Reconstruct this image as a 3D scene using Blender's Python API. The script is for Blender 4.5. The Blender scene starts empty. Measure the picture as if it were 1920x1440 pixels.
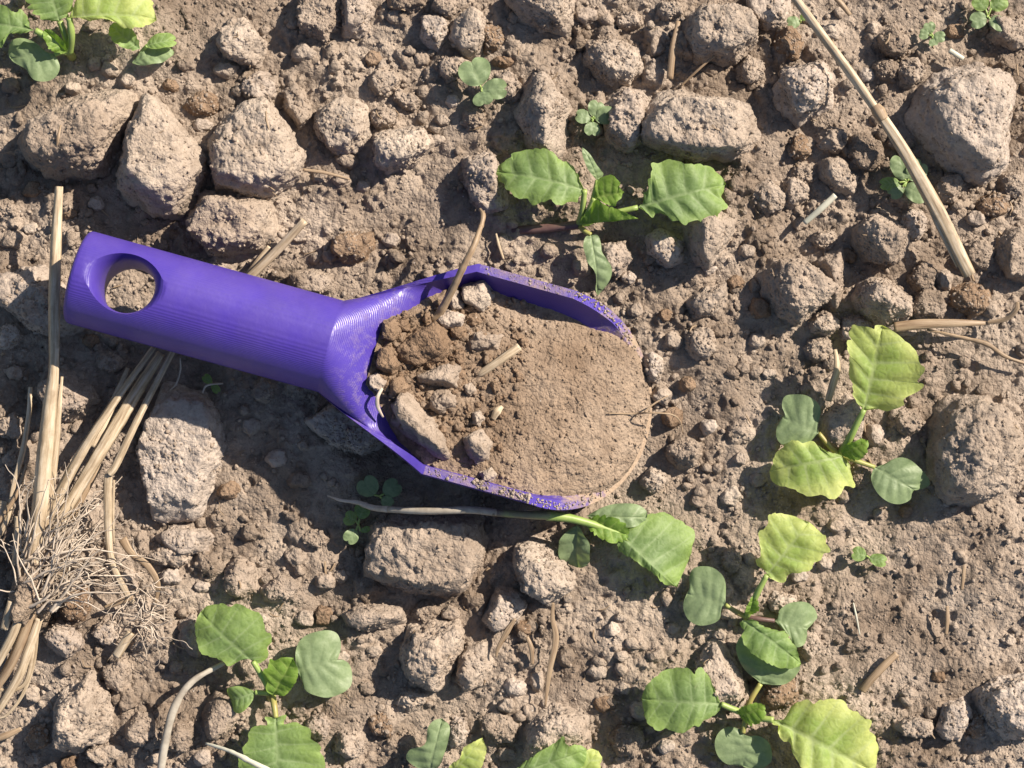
import bpy, bmesh, math, random
import numpy as np
from mathutils import Vector, Matrix

# ------------------------------------------------------------------ camera, sky, sun, exposure
S = 1.6e-4            # metres per picture unit on the ground (about 0.3 m of field across the view)
D = 3600.0            # camera height in the same unit (0.58 m)
scene = bpy.context.scene
C = scene.collection
cam_d = bpy.data.cameras.new("camera"); cam = bpy.data.objects.new("camera", cam_d); C.objects.link(cam)
cam.location = (0, 0, D * S)
cam_d.sensor_fit = 'HORIZONTAL'
cam_d.angle = 2 * math.atan(960 / D)
cam_d.clip_start = 0.01; cam_d.clip_end = 200
scene.camera = cam
SUN_EL = math.radians(37); SUN_AZ = math.atan2(0.84, 0.54)
sunv = Vector((math.sin(SUN_AZ) * math.cos(SUN_EL), math.cos(SUN_AZ) * math.cos(SUN_EL), math.sin(SUN_EL)))
world = bpy.data.worlds.new("World"); scene.world = world; world.use_nodes = True
wn = world.node_tree.nodes; wl = world.node_tree.links
sky = wn.new("ShaderNodeTexSky"); sky.sky_type = 'NISHITA'; sky.sun_disc = False
sky.sun_elevation = SUN_EL; sky.sun_rotation = SUN_AZ
wl.new(sky.outputs[0], wn["Background"].inputs[0]); wn["Background"].inputs[1].default_value = 0.058
sun_d = bpy.data.lights.new("sun", 'SUN'); sun_o = bpy.data.objects.new("sun", sun_d); C.objects.link(sun_o)
sun_d.energy = 4.8; sun_d.angle = math.radians(0.55); sun_d.color = (1.0, 0.885, 0.745)
sun_o.rotation_euler = (-sunv).to_track_quat('-Z', 'Y').to_euler()
scene.view_settings.view_transform = 'Standard'; scene.view_settings.look = 'None'
scene.view_settings.gamma = 1.0; scene.view_settings.use_curve_mapping = False
scene.view_settings.exposure = 0.88

# ------------------------------------------------------------------ helpers
rng = np.random.default_rng(11)
random.seed(5)

def W(px, py, z=0.0):
    """point of the field seen at photo position px,py and standing z above the ground"""
    k = (D - z) / D
    return np.array([(px - 960) * k, (720 - py) * k, z], float)

_perm = np.random.default_rng(3).permutation(256); _perm = np.concatenate([_perm] * 3)
_g = np.random.default_rng(4).normal(size=(256, 3)); _g /= np.linalg.norm(_g, axis=1)[:, None]

def pnoise(P):
    P = np.asarray(P, np.float64)
    i = np.floor(P).astype(np.int64); f = P - i
    u = f * f * f * (f * (f * 6 - 15) + 10)
    i &= 255
    out = 0
    for dx in (0, 1):
        wx = u[:, 0] if dx else 1 - u[:, 0]
        for dy in (0, 1):
            wy = u[:, 1] if dy else 1 - u[:, 1]
            h2 = _perm[_perm[(i[:, 0] + dx) & 255] + ((i[:, 1] + dy) & 255)]
            for dz in (0, 1):
                wz = u[:, 2] if dz else 1 - u[:, 2]
                g = _g[_perm[h2 + ((i[:, 2] + dz) & 255)]]
                out = out + wx * wy * wz * (g[:, 0] * (f[:, 0] - dx) + g[:, 1] * (f[:, 1] - dy) + g[:, 2] * (f[:, 2] - dz))
    return out * 1.5

def fbm(P, octv=3, gain=0.5):
    a, o, s = 1.0, 0, 1.0
    for k in range(octv):
        o = o + a * pnoise(P * s + 17.3 * k); a *= gain; s *= 2.03
    return o

def mesh_np(name, V, F, mat, parent=None, smooth=True, scale=S):
    V = np.ascontiguousarray(np.asarray(V, np.float32) * scale); F = np.asarray(F, np.int32)
    me = bpy.data.meshes.new(name)
    n = F.shape[1]
    me.vertices.add(len(V)); me.vertices.foreach_set("co", V.ravel())
    me.loops.add(F.size); me.loops.foreach_set("vertex_index", F.ravel())
    me.polygons.add(len(F)); me.polygons.foreach_set("loop_start", np.arange(0, F.size, n, dtype=np.int32))
    if smooth: me.polygons.foreach_set("use_smooth", np.ones(len(F), bool))
    me.update(calc_edges=True)
    me.materials.append(mat)
    o = bpy.data.objects.new(name, me); C.objects.link(o)
    if parent is not None: o.parent = parent
    return o

def tag(o, label=None, cat=None, group=None, kind=None):
    if label: o["label"] = label
    if cat: o["category"] = cat
    if group: o["group"] = group
    if kind: o["kind"] = kind
    return o

def empty(name, p):
    o = bpy.data.objects.new(name, None); C.objects.link(o)
    o.empty_display_size = 0.005
    o["_at"] = 0; del o["_at"]
    o.location = tuple(np.asarray(p) * S)
    return o

def put(o, root):
    """parent a mesh built in field coordinates to a thing standing at its own base"""
    o.parent = root
    o.matrix_parent_inverse = Matrix.Translation(root.location).inverted()
    return o

def smooth(a, b, x):
    t = np.clip((np.asarray(x, float) - a) / (b - a), 0, 1); return t * t * (3 - 2 * t)

# ------------------------------------------------------------------ materials
def newmat(name):
    m = bpy.data.materials.new(name); m.use_nodes = True
    nt = m.node_tree; b = nt.nodes["Principled BSDF"]
    return m, nt, b

def N(nt, typ, **kw):
    n = nt.nodes.new(typ)
    for k, v in kw.items():
        if isinstance(k, str) and hasattr(n, k): setattr(n, k, v)
        else: n.inputs[k].default_value = v
    return n

def noise(nt, co, px, detail=3, rough=0.55):
    n = nt.nodes.new("ShaderNodeTexNoise"); n.inputs["Scale"].default_value = 1 / (px * S)
    n.inputs["Detail"].default_value = detail; n.inputs["Roughness"].default_value = rough
    nt.links.new(co, n.inputs["Vector"]); return n.outputs[0]

def ramp(nt, fac, stops):
    r = nt.nodes.new("ShaderNodeValToRGB"); e = r.color_ramp.elements
    while len(e) < len(stops): e.new(0.5)
    for k, (p, c) in enumerate(stops):
        e[k].position = p; e[k].color = (*c, 1) if len(c) == 3 else c
    nt.links.new(fac, r.inputs[0]); return r.outputs[0]

def mix(nt, fac, a, b, typ='MIX'):
    m = nt.nodes.new("ShaderNodeMix"); m.data_type = 'RGBA'; m.blend_type = typ
    for s, v in ((m.inputs[0], fac), (m.inputs[6], a), (m.inputs[7], b)):
        if isinstance(v, bpy.types.NodeSocket): nt.links.new(v, s)
        elif isinstance(v, (int, float)): s.default_value = v
        else: s.default_value = (*v, 1)
    return m.outputs[2]

def math_n(nt, op, a, b=None, clamp=False):
    m = nt.nodes.new("ShaderNodeMath"); m.operation = op; m.use_clamp = clamp
    for k, v in enumerate((a, b)):
        if v is None: continue
        if isinstance(v, bpy.types.NodeSocket): nt.links.new(v, m.inputs[k])
        else: m.inputs[k].default_value = v
    return m.outputs[0]

def soil_mat(name, dark, mid, pale, bump=1.0, grain=5.0, vary=False):
    m, nt, b = newmat(name)
    tc = nt.nodes.new("ShaderNodeNewGeometry").outputs["Position"]
    big = noise(nt, tc, 170, 3); med = noise(nt, tc, 26, 4, 0.6); fine = noise(nt, tc, grain, 5, 0.7)
    c1 = ramp(nt, big, [(0.36, dark), (0.52, mid), (0.68, pale)])
    c2 = ramp(nt, med, [(0.3, (0.76, 0.745, 0.73)), (0.5, (1, 1, 1)), (0.72, (1.16, 1.15, 1.13))])
    c3 = ramp(nt, fine, [(0.30, (0.82, 0.80, 0.79)), (0.47, (1, 1, 1)), (0.70, (1.12, 1.115, 1.11))])
    col = mix(nt, 1.0, mix(nt, 1.0, c1, c2, 'MULTIPLY'), c3, 'MULTIPLY')
    if vary:
        oi = nt.nodes.new("ShaderNodeObjectInfo")
        col = mix(nt, 1.0, col, ramp(nt, oi.outputs["Random"], [(0.0, (0.84, 0.81, 0.78)), (0.35, (0.96, 0.95, 0.935)), (0.7, (1.0, 1.0, 0.995)), (1.0, (1.06, 1.05, 1.03))]), 'MULTIPLY')
    # scattered pale mineral specks
    vo = nt.nodes.new("ShaderNodeTexVoronoi"); vo.inputs["Scale"].default_value = 1 / (13 * S); nt.links.new(tc, vo.inputs["Vector"])
    spk = ramp(nt, vo.outputs["Distance"], [(0.07, (1, 1, 1)), (0.12, (0, 0, 0))])
    pick = nt.nodes.new("ShaderNodeSeparateColor"); nt.links.new(vo.outputs["Color"], pick.inputs[0])
    on = math_n(nt, 'GREATER_THAN', pick.outputs[0], 0.95)
    col = mix(nt, math_n(nt, 'MULTIPLY', spk, on), col, (0.55, 0.50, 0.45))
    nt.links.new(col, b.inputs["Base Color"])
    b.inputs["Roughness"].default_value = 0.95; b.inputs["Specular IOR Level"].default_value = 0.15
    # granular relief
    def grains(px):
        v = nt.nodes.new("ShaderNodeTexVoronoi"); v.inputs["Scale"].default_value = 1 / (px * S)
        w = nt.nodes.new("ShaderNodeTexNoise"); w.inputs["Scale"].default_value = 1 / (px * 1.6 * S); w.inputs["Detail"].default_value = 2
        nt.links.new(tc, w.inputs["Vector"])
        vm = nt.nodes.new("ShaderNodeVectorMath"); vm.operation = 'MULTIPLY_ADD'; vm.inputs[1].default_value = (px * S * 1.3,) * 3
        nt.links.new(w.outputs["Color"], vm.inputs[0]); nt.links.new(tc, vm.inputs[2]); nt.links.new(vm.outputs[0], v.inputs["Vector"])
        d = v.outputs["Distance"]; return math_n(nt, 'MULTIPLY', d, d)
    g1 = noise(nt, tc, 12, 5, 0.72)
    hsum = math_n(nt, 'ADD', math_n(nt, 'MULTIPLY', g1, 1.5), math_n(nt, 'ADD', math_n(nt, 'MULTIPLY', grains(10.5), -0.7), math_n(nt, 'MULTIPLY', grains(5.5), -0.45)))
    bp = nt.nodes.new("ShaderNodeBump"); bp.inputs["Strength"].default_value = 1.0
    bp.inputs["Distance"].default_value = 5.4 * S * bump
    nt.links.new(hsum, bp.inputs["Height"]); nt.links.new(bp.outputs[0], b.inputs["Normal"])
    return m

M_ground = soil_mat("field_soil", (0.215, 0.168, 0.130), (0.320, 0.260, 0.209), (0.405, 0.337, 0.277), 0.9)
M_clod = soil_mat("clod_soil", (0.335, 0.276, 0.226), (0.388, 0.324, 0.269), (0.44, 0.375, 0.315), 0.8, 5.0, True)
M_grey = soil_mat("clod_soil_grey", (0.37, 0.311, 0.264), (0.41, 0.349, 0.30), (0.45, 0.387, 0.336), 0.65, 5.0, True)
M_brown = soil_mat("clod_soil_brown", (0.22, 0.15, 0.10), (0.27, 0.19, 0.13), (0.31, 0.225, 0.16), 1.1)
M_heap = soil_mat("scooped_soil", (0.215, 0.155, 0.109), (0.27, 0.202, 0.148), (0.33, 0.256, 0.194), 1.0, 4.0)

def leaf_mat(name, base, tipcol, vein, trans, tfac=0.32, rough=0.56, netw=0.20):
    m, nt, b = newmat(name)
    tc = nt.nodes.new("ShaderNodeNewGeometry").outputs["Position"]
    at = nt.nodes.new("ShaderNodeAttribute"); at.attribute_name = "vein"
    ae = nt.nodes.new("ShaderNodeAttribute"); ae.attribute_name = "margin"
    n1 = noise(nt, tc, 55, 3); n2 = noise(nt, tc, 5, 4, 0.7); n3 = noise(nt, tc, 16, 3, 0.6)
    e = math_n(nt, 'ADD', math_n(nt, 'MULTIPLY', ae.outputs["Fac"], 0.75), math_n(nt, 'MULTIPLY', math_n(nt, 'SUBTRACT', n1, 0.5), 1.3), True)
    col = mix(nt, e, base, tipcol)
    col = mix(nt, 1.0, col, ramp(nt, n2, [(0.3, (0.82, 0.84, 0.8)), (0.7, (1.14, 1.12, 1.15))]), 'MULTIPLY')
    col = mix(nt, 1.0, col, ramp(nt, n3, [(0.3, (0.88, 0.9, 0.88)), (0.7, (1.1, 1.08, 1.1))]), 'MULTIPLY')
    col = mix(nt, math_n(nt, 'MULTIPLY', at.outputs["Fac"], 0.75), col, vein)
    vn = nt.nodes.new("ShaderNodeTexVoronoi"); vn.feature = 'DISTANCE_TO_EDGE'; vn.inputs["Scale"].default_value = 1 / (15 * S)
    wv = nt.nodes.new("ShaderNodeTexNoise"); wv.inputs["Scale"].default_value = 1 / (20 * S); nt.links.new(tc, wv.inputs["Vector"])
    va = nt.nodes.new("ShaderNodeVectorMath"); va.operation = 'MULTIPLY_ADD'; va.inputs[1].default_value = (16 * S,) * 3
    nt.links.new(wv.outputs["Color"], va.inputs[0]); nt.links.new(tc, va.inputs[2]); nt.links.new(va.outputs[0], vn.inputs["Vector"])
    net = ramp(nt, vn.outputs["Distance"], [(0.0, (1, 1, 1)), (0.11, (0, 0, 0))])
    col = mix(nt, math_n(nt, 'MULTIPLY', net, netw), col, vein)
    # soil dust splashes
    du = ramp(nt, noise(nt, tc, 34, 6, 0.8), [(0.66, (0, 0, 0)), (0.76, (1, 1, 1))])
    col = mix(nt, math_n(nt, 'MULTIPLY', du, 0.45), col, (0.33, 0.27, 0.2))
    nt.links.new(col, b.inputs["Base Color"])
    b.inputs["Roughness"].default_value = rough; b.inputs["Specular IOR Level"].default_value = 0.35
    bp = nt.nodes.new("ShaderNodeBump"); bp.inputs["Strength"].default_value = 0.5; bp.inputs["Distance"].default_value = 1.2 * S
    nt.links.new(math_n(nt, 'ADD', noise(nt, tc, 7, 3), math_n(nt, 'MULTIPLY', ramp(nt, vn.outputs["Distance"], [(0.0, (0, 0, 0)), (0.3, (1, 1, 1))]), 3.5 * netw)), bp.inputs["Height"])
    nt.links.new(bp.outputs[0], b.inputs["Normal"])
    tr = nt.nodes.new("ShaderNodeBsdfTranslucent")
    nt.links.new(mix(nt, math_n(nt, 'MULTIPLY', at.outputs["Fac"], 0.5), mix(nt, e, trans, tuple(min(1, c * 1.25) for c in trans)), vein), tr.inputs[0])
    ms = nt.nodes.new("ShaderNodeMixShader"); ms.inputs[0].default_value = tfac
    nt.links.new(b.outputs[0], ms.inputs[1]); nt.links.new(tr.outputs[0], ms.inputs[2])
    nt.links.new(ms.outputs[0], nt.nodes["Material Output"].inputs[0])
    return m

M_leaf = leaf_mat("leaf_green", (0.155, 0.245, 0.085), (0.27, 0.39, 0.105), (0.33, 0.43, 0.21), (0.32, 0.50, 0.06))
M_leafy = leaf_mat("leaf_yellow_green", (0.25, 0.37, 0.09), (0.56, 0.61, 0.21), (0.42, 0.50, 0.25), (0.6, 0.7, 0.10), 0.35)
M_coty = leaf_mat("cotyledon_grey_green", (0.20, 0.272, 0.142), (0.22, 0.295, 0.145), (0.26, 0.335, 0.175), (0.25, 0.37, 0.09), 0.22, 0.48, 0.08)
M_bud = leaf_mat("young_leaf_green", (0.13, 0.23, 0.04), (0.20, 0.32, 0.05), (0.35, 0.45, 0.13), (0.25, 0.45, 0.03), 0.35)

def stem_mat(name, a, c):
    m, nt, b = newmat(name)
    tc = nt.nodes.new("ShaderNodeNewGeometry").outputs["Position"]
    nt.links.new(mix(nt, ramp(nt, noise(nt, tc, 30, 4, 0.65), [(0.35, (0, 0, 0)), (0.65, (1, 1, 1))]), a, c), b.inputs["Base Color"])
    b.inputs["Roughness"].default_value = 0.45; b.inputs["Subsurface Weight"].default_value = 0.0
    return m
M_stem = stem_mat("stem_green", (0.20, 0.30, 0.07), (0.30, 0.38, 0.11))
M_stemy = stem_mat("stem_yellow_brown", (0.30, 0.24, 0.08), (0.30, 0.34, 0.09))
M_purple = stem_mat("stem_purplish", (0.095, 0.05, 0.05), (0.16, 0.10, 0.085))
M_stemp = stem_mat("stem_purplish_green", (0.15, 0.11, 0.085), (0.23, 0.25, 0.10))
M_wither = stem_mat("stem_withered_grey", (0.27, 0.235, 0.19), (0.44, 0.40, 0.33))
M_pale = stem_mat("stem_whitish", (0.42, 0.40, 0.33), (0.52, 0.52, 0.42))

def straw_mat(name, a, c, d):
    m, nt, b = newmat(name)
    at = nt.nodes.new("ShaderNodeAttribute"); at.attribute_name = "along"     # x: around, y: along
    mp = nt.nodes.new("ShaderNodeMapping"); mp.inputs["Scale"].default_value = (9, 0.012, 1)
    nt.links.new(at.outputs["Vector"], mp.inputs[0])
    n = nt.nodes.new("ShaderNodeTexNoise"); n.inputs["Scale"].default_value = 1.0; n.inputs["Detail"].default_value = 5; n.inputs["Roughness"].default_value = 0.65
    nt.links.new(mp.outputs[0], n.inputs["Vector"])
    tc = nt.nodes.new("ShaderNodeNewGeometry").outputs["Position"]
    col = ramp(nt, n.outputs[0], [(0.3, d), (0.47, a), (0.68, c)])
    col = mix(nt, ramp(nt, noise(nt, tc, 40, 5, 0.7), [(0.5, (0, 0, 0)), (0.72, (0.75, 0.75, 0.75))]), col, (0.27, 0.2, 0.13))
    nt.links.new(col, b.inputs["Base Color"]); b.inputs["Roughness"].default_value = 0.5; b.inputs["Specular IOR Level"].default_value = 0.4
    bp = nt.nodes.new("ShaderNodeBump"); bp.inputs["Strength"].default_value = 0.8; bp.inputs["Distance"].default_value = 1.3 * S
    nt.links.new(n.outputs[0], bp.inputs["Height"]); nt.links.new(bp.outputs[0], b.inputs["Normal"])
    return m
M_straw = straw_mat("dry_straw", (0.42, 0.33, 0.22), (0.61, 0.52, 0.40), (0.19, 0.135, 0.088))
M_twig = straw_mat("weathered_twig", (0.27, 0.19, 0.12), (0.38, 0.29, 0.19), (0.15, 0.095, 0.055))
M_root = straw_mat("dry_root", (0.50, 0.42, 0.34), (0.60, 0.53, 0.44), (0.34, 0.27, 0.205))
M_crown = soil_mat("crown_soil", (0.30, 0.23, 0.17), (0.36, 0.285, 0.22), (0.42, 0.34, 0.27), 1.6)

KZ = (D - 140) / D; H0 = 20.0
# purple printed plastic; the object's own axes are the print's axes
def plastic():
    m, nt, b = newmat("purple_printed_plastic")
    tc = nt.nodes.new("ShaderNodeTexCoord").outputs["Object"]
    sp = nt.nodes.new("ShaderNodeSeparateXYZ"); nt.links.new(tc, sp.inputs[0])
    col = ramp(nt, noise(nt, tc, 60, 4, 0.6), [(0.3, (0.055, 0.032, 0.265)), (0.7, (0.066, 0.039, 0.315))])
    # soil dust towards the lip, smudges, and a painted glint at the neck
    ux = math_n(nt, 'MULTIPLY', sp.outputs[0], 1 / S)
    a = math_n(nt, 'DIVIDE', math_n(nt, 'SUBTRACT', ux, 905), 130)
    nn = math_n(nt, 'MULTIPLY', math_n(nt, 'SUBTRACT', noise(nt, tc, 45, 6, 0.75), 0.5), 2.6)
    d1 = math_n(nt, 'ADD', a, nn)
    dm = ramp(nt, d1, [(0.25, (0, 0, 0)), (0.75, (1, 1, 1))])
    sm = ramp(nt, noise(nt, tc, 26, 8, 0.85), [(0.66, (0, 0, 0)), (0.72, (0.45, 0.45, 0.45))])
    wide = ramp(nt, math_n(nt, 'DIVIDE', ux, 1000), [(0.2, (0.12, 0.12, 0.12)), (0.7, (1, 1, 1))])
    film = ramp(nt, noise(nt, tc, 110, 7, 0.72), [(0.42, (0, 0, 0)), (0.72, (0.06, 0.06, 0.06))])
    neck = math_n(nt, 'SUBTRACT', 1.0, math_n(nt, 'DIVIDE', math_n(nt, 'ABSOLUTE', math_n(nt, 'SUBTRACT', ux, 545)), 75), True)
    neck_glint = math_n(nt, 'MULTIPLY', neck, ramp(nt, noise(nt, tc, 22, 7, 0.8), [(0.5, (0, 0, 0)), (0.7, (0.42, 0.42, 0.42))]))  # pale speckle painted in place of the neck's sparkling highlight
    rimt = math_n(nt, 'MULTIPLY', math_n(nt, 'GREATER_THAN', math_n(nt, 'MULTIPLY', sp.outputs[2], 1 / (S * KZ)), H0 - 1.0), math_n(nt, 'GREATER_THAN', ux, 690))
    rimd = math_n(nt, 'MULTIPLY', rimt, ramp(nt, noise(nt, tc, 38, 8, 0.78), [(0.43, (0.04, 0.04, 0.04)), (0.68, (0.85, 0.85, 0.85))]))
    dm = math_n(nt, 'ADD', dm, rimd, True)
    dust = math_n(nt, 'ADD', math_n(nt, 'ADD', dm, math_n(nt, 'ADD', film, neck_glint)), math_n(nt, 'MULTIPLY', sm, wide), True)
    dirt_glint = ramp(nt, noise(nt, tc, 5, 4, 0.7), [(0.3, (0.27, 0.19, 0.13)), (0.7, (0.43, 0.33, 0.24))])
    nt.links.new(mix(nt, dust, col, dirt_glint), b.inputs["Base Color"])
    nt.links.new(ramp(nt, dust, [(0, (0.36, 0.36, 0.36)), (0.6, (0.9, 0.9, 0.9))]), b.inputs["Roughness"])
    b.inputs["Specular IOR Level"].default_value = 0.5
    # layer lines of the print, plus slight ripple
    w = math_n(nt, 'ADD', math_n(nt, 'MULTIPLY', sp.outputs[2], 2 * math.pi / (2.3 * S)), math_n(nt, 'MULTIPLY', noise(nt, tc, 90, 2), 1.2))
    lay = math_n(nt, 'SINE', w)
    hh = math_n(nt, 'ADD', math_n(nt, 'MULTIPLY', lay, 0.15), math_n(nt, 'MULTIPLY', noise(nt, tc, 9, 3, 0.6), 0.5))
    hh = math_n(nt, 'ADD', hh, math_n(nt, 'MULTIPLY', math_n(nt, 'MULTIPLY', dust, noise(nt, tc, 5, 4, 0.7)), 3.0))
    bp = nt.nodes.new("ShaderNodeBump"); bp.inputs["Strength"].default_value = 0.75; bp.inputs["Distance"].default_value = 1.1 * S
    nt.links.new(hh, bp.inputs["Height"]); nt.links.new(bp.outputs[0], b.inputs["Normal"])
    return m
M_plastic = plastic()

# ------------------------------------------------------------------ scoop frame (u along the handle to the lip, v towards the top of the picture, w up)
KZ = (D - 140) / D
SC_O = W(145, 518, 165)
_ax = np.array([0.963, -0.266, 0.0]); _ax /= np.linalg.norm(_ax)
PITCH, ROLL = math.radians(2.7), math.radians(9)
_u = np.array([_ax[0] * math.cos(PITCH), _ax[1] * math.cos(PITCH), -math.sin(PITCH)])
_v0 = np.array([-_ax[1], _ax[0], 0.0]); _w0 = np.cross(_u, _v0)
_w = _w0 * math.cos(ROLL) + _v0 * math.sin(ROLL); _v = np.cross(_w, _u)
def SCW(u, v, w): return SC_O + KZ * (np.multiply.outer(u, _u) + np.multiply.outer(v, _v) + np.multiply.outer(w, _w))
SC_M = Matrix(((_u[0], _v[0], _w[0], SC_O[0] * S), (_u[1], _v[1], _w[1], SC_O[1] * S), (_u[2], _v[2], _w[2], SC_O[2] * S), (0, 0, 0, 1)))
U0, U1, U2, ULIP = 488.0, 714.0, 903.0, 1124.0
RH, RA, RB, TH, H0 = 89.0, 206.0, 126.0, 16.0, 20.0
def sc_a(u): return RH + (RA - RH) * np.clip((u - U0) / (U1 - U0), 0, 1)
def sc_b(u): return RH + (RB - RH) * smooth(U0 - 40, U1, u)
def sc_h(u): return H0 * np.clip((u - U0) / (U1 - U0), 0, 1)
def sc_shift(u): return 18 * smooth(U0, U1, u)
def cut_w(u): return H0 - (H0 + RB) * (u - U2) / (ULIP - U2)

def scoop_mesh():
    nb, ni, ns = 48, 44, 5
    secs = []
    us = [0, 2, 5, 9] + list(np.linspace(20, U0 - 2, 60)) + list(np.linspace(U0, 706, 60)) + [710, U1] + list(np.linspace(U1 + 4, 1160, 60))
    for u in us:
        a, b, h, sh = float(sc_a(u)), float(sc_b(u)), float(sc_h(u)), float(sc_shift(u))
        s = float(np.clip((u - U0) / 205, 0, 1)) ** 1.06
        if u < 10: r = {0: 80, 2: 85, 5: 88, 9: 89}[u]; a = b = r
        ph = np.linspace(0, math.pi, nb)                      # outer, from +v rim down to -v rim
        out = np.stack([a * np.cos(ph), -b * np.sin(ph)], 1)
        side1 = np.stack([np.full(ns, a), np.linspace(h, 0, ns, endpoint=False)], 1) if h > 0.01 else np.stack([np.full(ns, a), np.linspace(0.2, 0, ns, endpoint=False)], 1)
        side2 = side1[::-1] * [-1, 1]
        # inner skin from -v to +v
        t = TH
        k = np.linspace(0, 1, ni)
        ip = math.pi * (1 - k)
        inn = np.stack([(a - t) * np.cos(ip), -(b - t) * np.sin(ip)], 1)
        lift = np.clip(1 - np.minimum(k, 1 - k) / 0.12, 0, 1); inn[:, 1] += lift * h
        dome = np.stack([a * 0.995 * np.cos(ip), min(a, RH) * np.sin(ip) + 0.3], 1)
        sk = s ** (1 + 0.3 * np.abs(2 * k - 1))[:, None]
        top = dome * (1 - sk) + inn * sk
        sec = np.concatenate([side1, out, side2, top]); sec[:, 0] += sh
        secs.append(np.concatenate([np.full((len(sec), 1), u), sec], 1))
    n = len(secs[0]); V = np.concatenate(secs)
    F = []
    for i in range(len(secs) - 1):
        for j in range(n):
            F.append((i * n + j, i * n + (j + 1) % n, (i + 1) * n + (j + 1) % n, (i + 1) * n + j))
    me = bpy.data.meshes.new("scoop")
    caps = [tuple(range(n - 1, -1, -1)), tuple(range((len(secs) - 1) * n, len(secs) * n))]
    me.from_pydata((V * KZ * S).tolist(), [], F + caps)
    bm = bmesh.new(); bm.from_mesh(me)
    bmesh.ops.remove_doubles(bm, verts=bm.verts, dist=1e-7)
    bmesh.ops.recalc_face_normals(bm, faces=bm.faces); bm.to_mesh(me); bm.free()
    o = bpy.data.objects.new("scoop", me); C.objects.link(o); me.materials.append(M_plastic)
    # cutters: flared finger hole and slanted mouth
    cuts = []
    prof = []
    for w in np.linspace(-130, 130, 53):
        q = max(0, abs(w) - 34) / 56
        prof.append((50 + 27 * (1 - math.sqrt(max(0, 1 - min(q, 1) ** 2))) + max(0, abs(w) - 90) * 2.5, w))
    nn = 72; cv = []; cf = []
    for r, w in prof:
        for j in range(nn):
            t = 2 * math.pi * j / nn; cv.append((101 + r * math.cos(t), r * math.sin(t), w))
    for i in range(len(prof) - 1):
        for j in range(nn): cf.append((i * nn + j, i * nn + (j + 1) % nn, (i + 1) * nn + (j + 1) % nn, (i + 1) * nn + j))
    cf += [tuple(range(nn - 1, -1, -1)), tuple(range((len(prof) - 1) * nn, len(prof) * nn))]
    cuts.append((cv, cf))
    uA, uB = U2 - 60 / 1.0, ULIP + 40
    wA, wB = float(cut_w(uA)), float(cut_w(uB))
    cv = [(uA, -400, wA), (uB, -400, wB), (1400, -400, wB), (1400, -400, wA + 200), (uA, -400, wA + 200)]
    cv += [(x, 400, z) for x, _, z in cv]
    cf = [(0, 1, 2, 3, 4), (9, 8, 7, 6, 5)] + [(i, i + 5, (i + 1) % 5 + 5, (i + 1) % 5) for i in range(5)]
    cuts.append((cv, cf))
    for cv, cf in cuts:
        cm = bpy.data.meshes.new("cut"); cm.from_pydata((np.array(cv) * KZ * S).tolist(), [], cf)
        bm = bmesh.new(); bm.from_mesh(cm); bmesh.ops.recalc_face_normals(bm, faces=bm.faces); bm.to_mesh(cm); bm.free()
        co = bpy.data.objects.new("cut", cm); C.objects.link(co)
        md = o.modifiers.new("b", 'BOOLEAN'); md.operation = 'DIFFERENCE'; md.object = co; md.solver = 'EXACT'
        dg = bpy.context.evaluated_depsgraph_get(); dg.update()
        nm = bpy.data.meshes.new_from_object(o.evaluated_get(dg))
        o.modifiers.clear(); o.data = nm; bpy.data.objects.remove(co)
    me = o.data
    if not me.materials: me.materials.append(M_plastic)
    me.polygons.foreach_set("use_smooth", np.ones(len(me.polygons), bool))
    bm = bmesh.new(); bm.from_mesh(me)
    for e in bm.edges:
        if len(e.link_faces) == 2 and e.calc_face_angle(0) > math.radians(32): e.smooth = False
    bm.to_mesh(me); bm.free()
    return o

# ------------------------------------------------------------------ ground
def splat(H, X, Y, x0, y0, dx, cx, cy, r, base, asp=1.0, warpx=None, warpy=None):
    ny, nx = H.shape
    for a, b, q, z in zip(cx, cy, r, base):
        m = q * 1.5
        i0 = max(int((a - m - x0) / dx), 0); i1 = min(int((a + m - x0) / dx) + 2, nx)
        j0 = max(int((b - m - y0) / dx), 0); j1 = min(int((b + m - y0) / dx) + 2, ny)
        if i0 >= i1 or j0 >= j1: continue
        sx = X[j0:j1, i0:i1] - a; sy = Y[j0:j1, i0:i1] - b
        if warpx is not None:
            f = min(1.0, q / 14); sx = sx + warpx[j0:j1, i0:i1] * f; sy = sy + warpy[j0:j1, i0:i1] * f
        d2 = (sx * sx + sy * sy) / (q * q)
        z2 = z + asp * q * np.sqrt(np.clip(1 - d2, 0, 1))
        sub = H[j0:j1, i0:i1]
        np.maximum(sub, np.where(d2 < 1, z2, -1e9), out=sub)

GDX = 3.0
gx = np.arange(-1150, 1150 + GDX, GDX); gy = np.arange(-880, 880 + GDX, GDX)
GX, GY = np.meshgrid(gx, gy)
_P = np.stack([GX.ravel(), GY.ravel(), np.zeros(GX.size)], 1)
def nz(wl, octv, seed, gain=0.5): return fbm(_P / wl + [seed * 7.1, seed * 3.3, seed * 1.7], octv, gain).reshape(GX.shape)
LOW = 20 * nz(330, 2, 1) + 13 * nz(120, 2, 2) + 6 * nz(48, 2, 3)
H = LOW + 3.5 * nz(20, 2, 4)
WX, WY = 12 * nz(21, 3, 5, .6), 12 * nz(21, 3, 6, .6)
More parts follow.
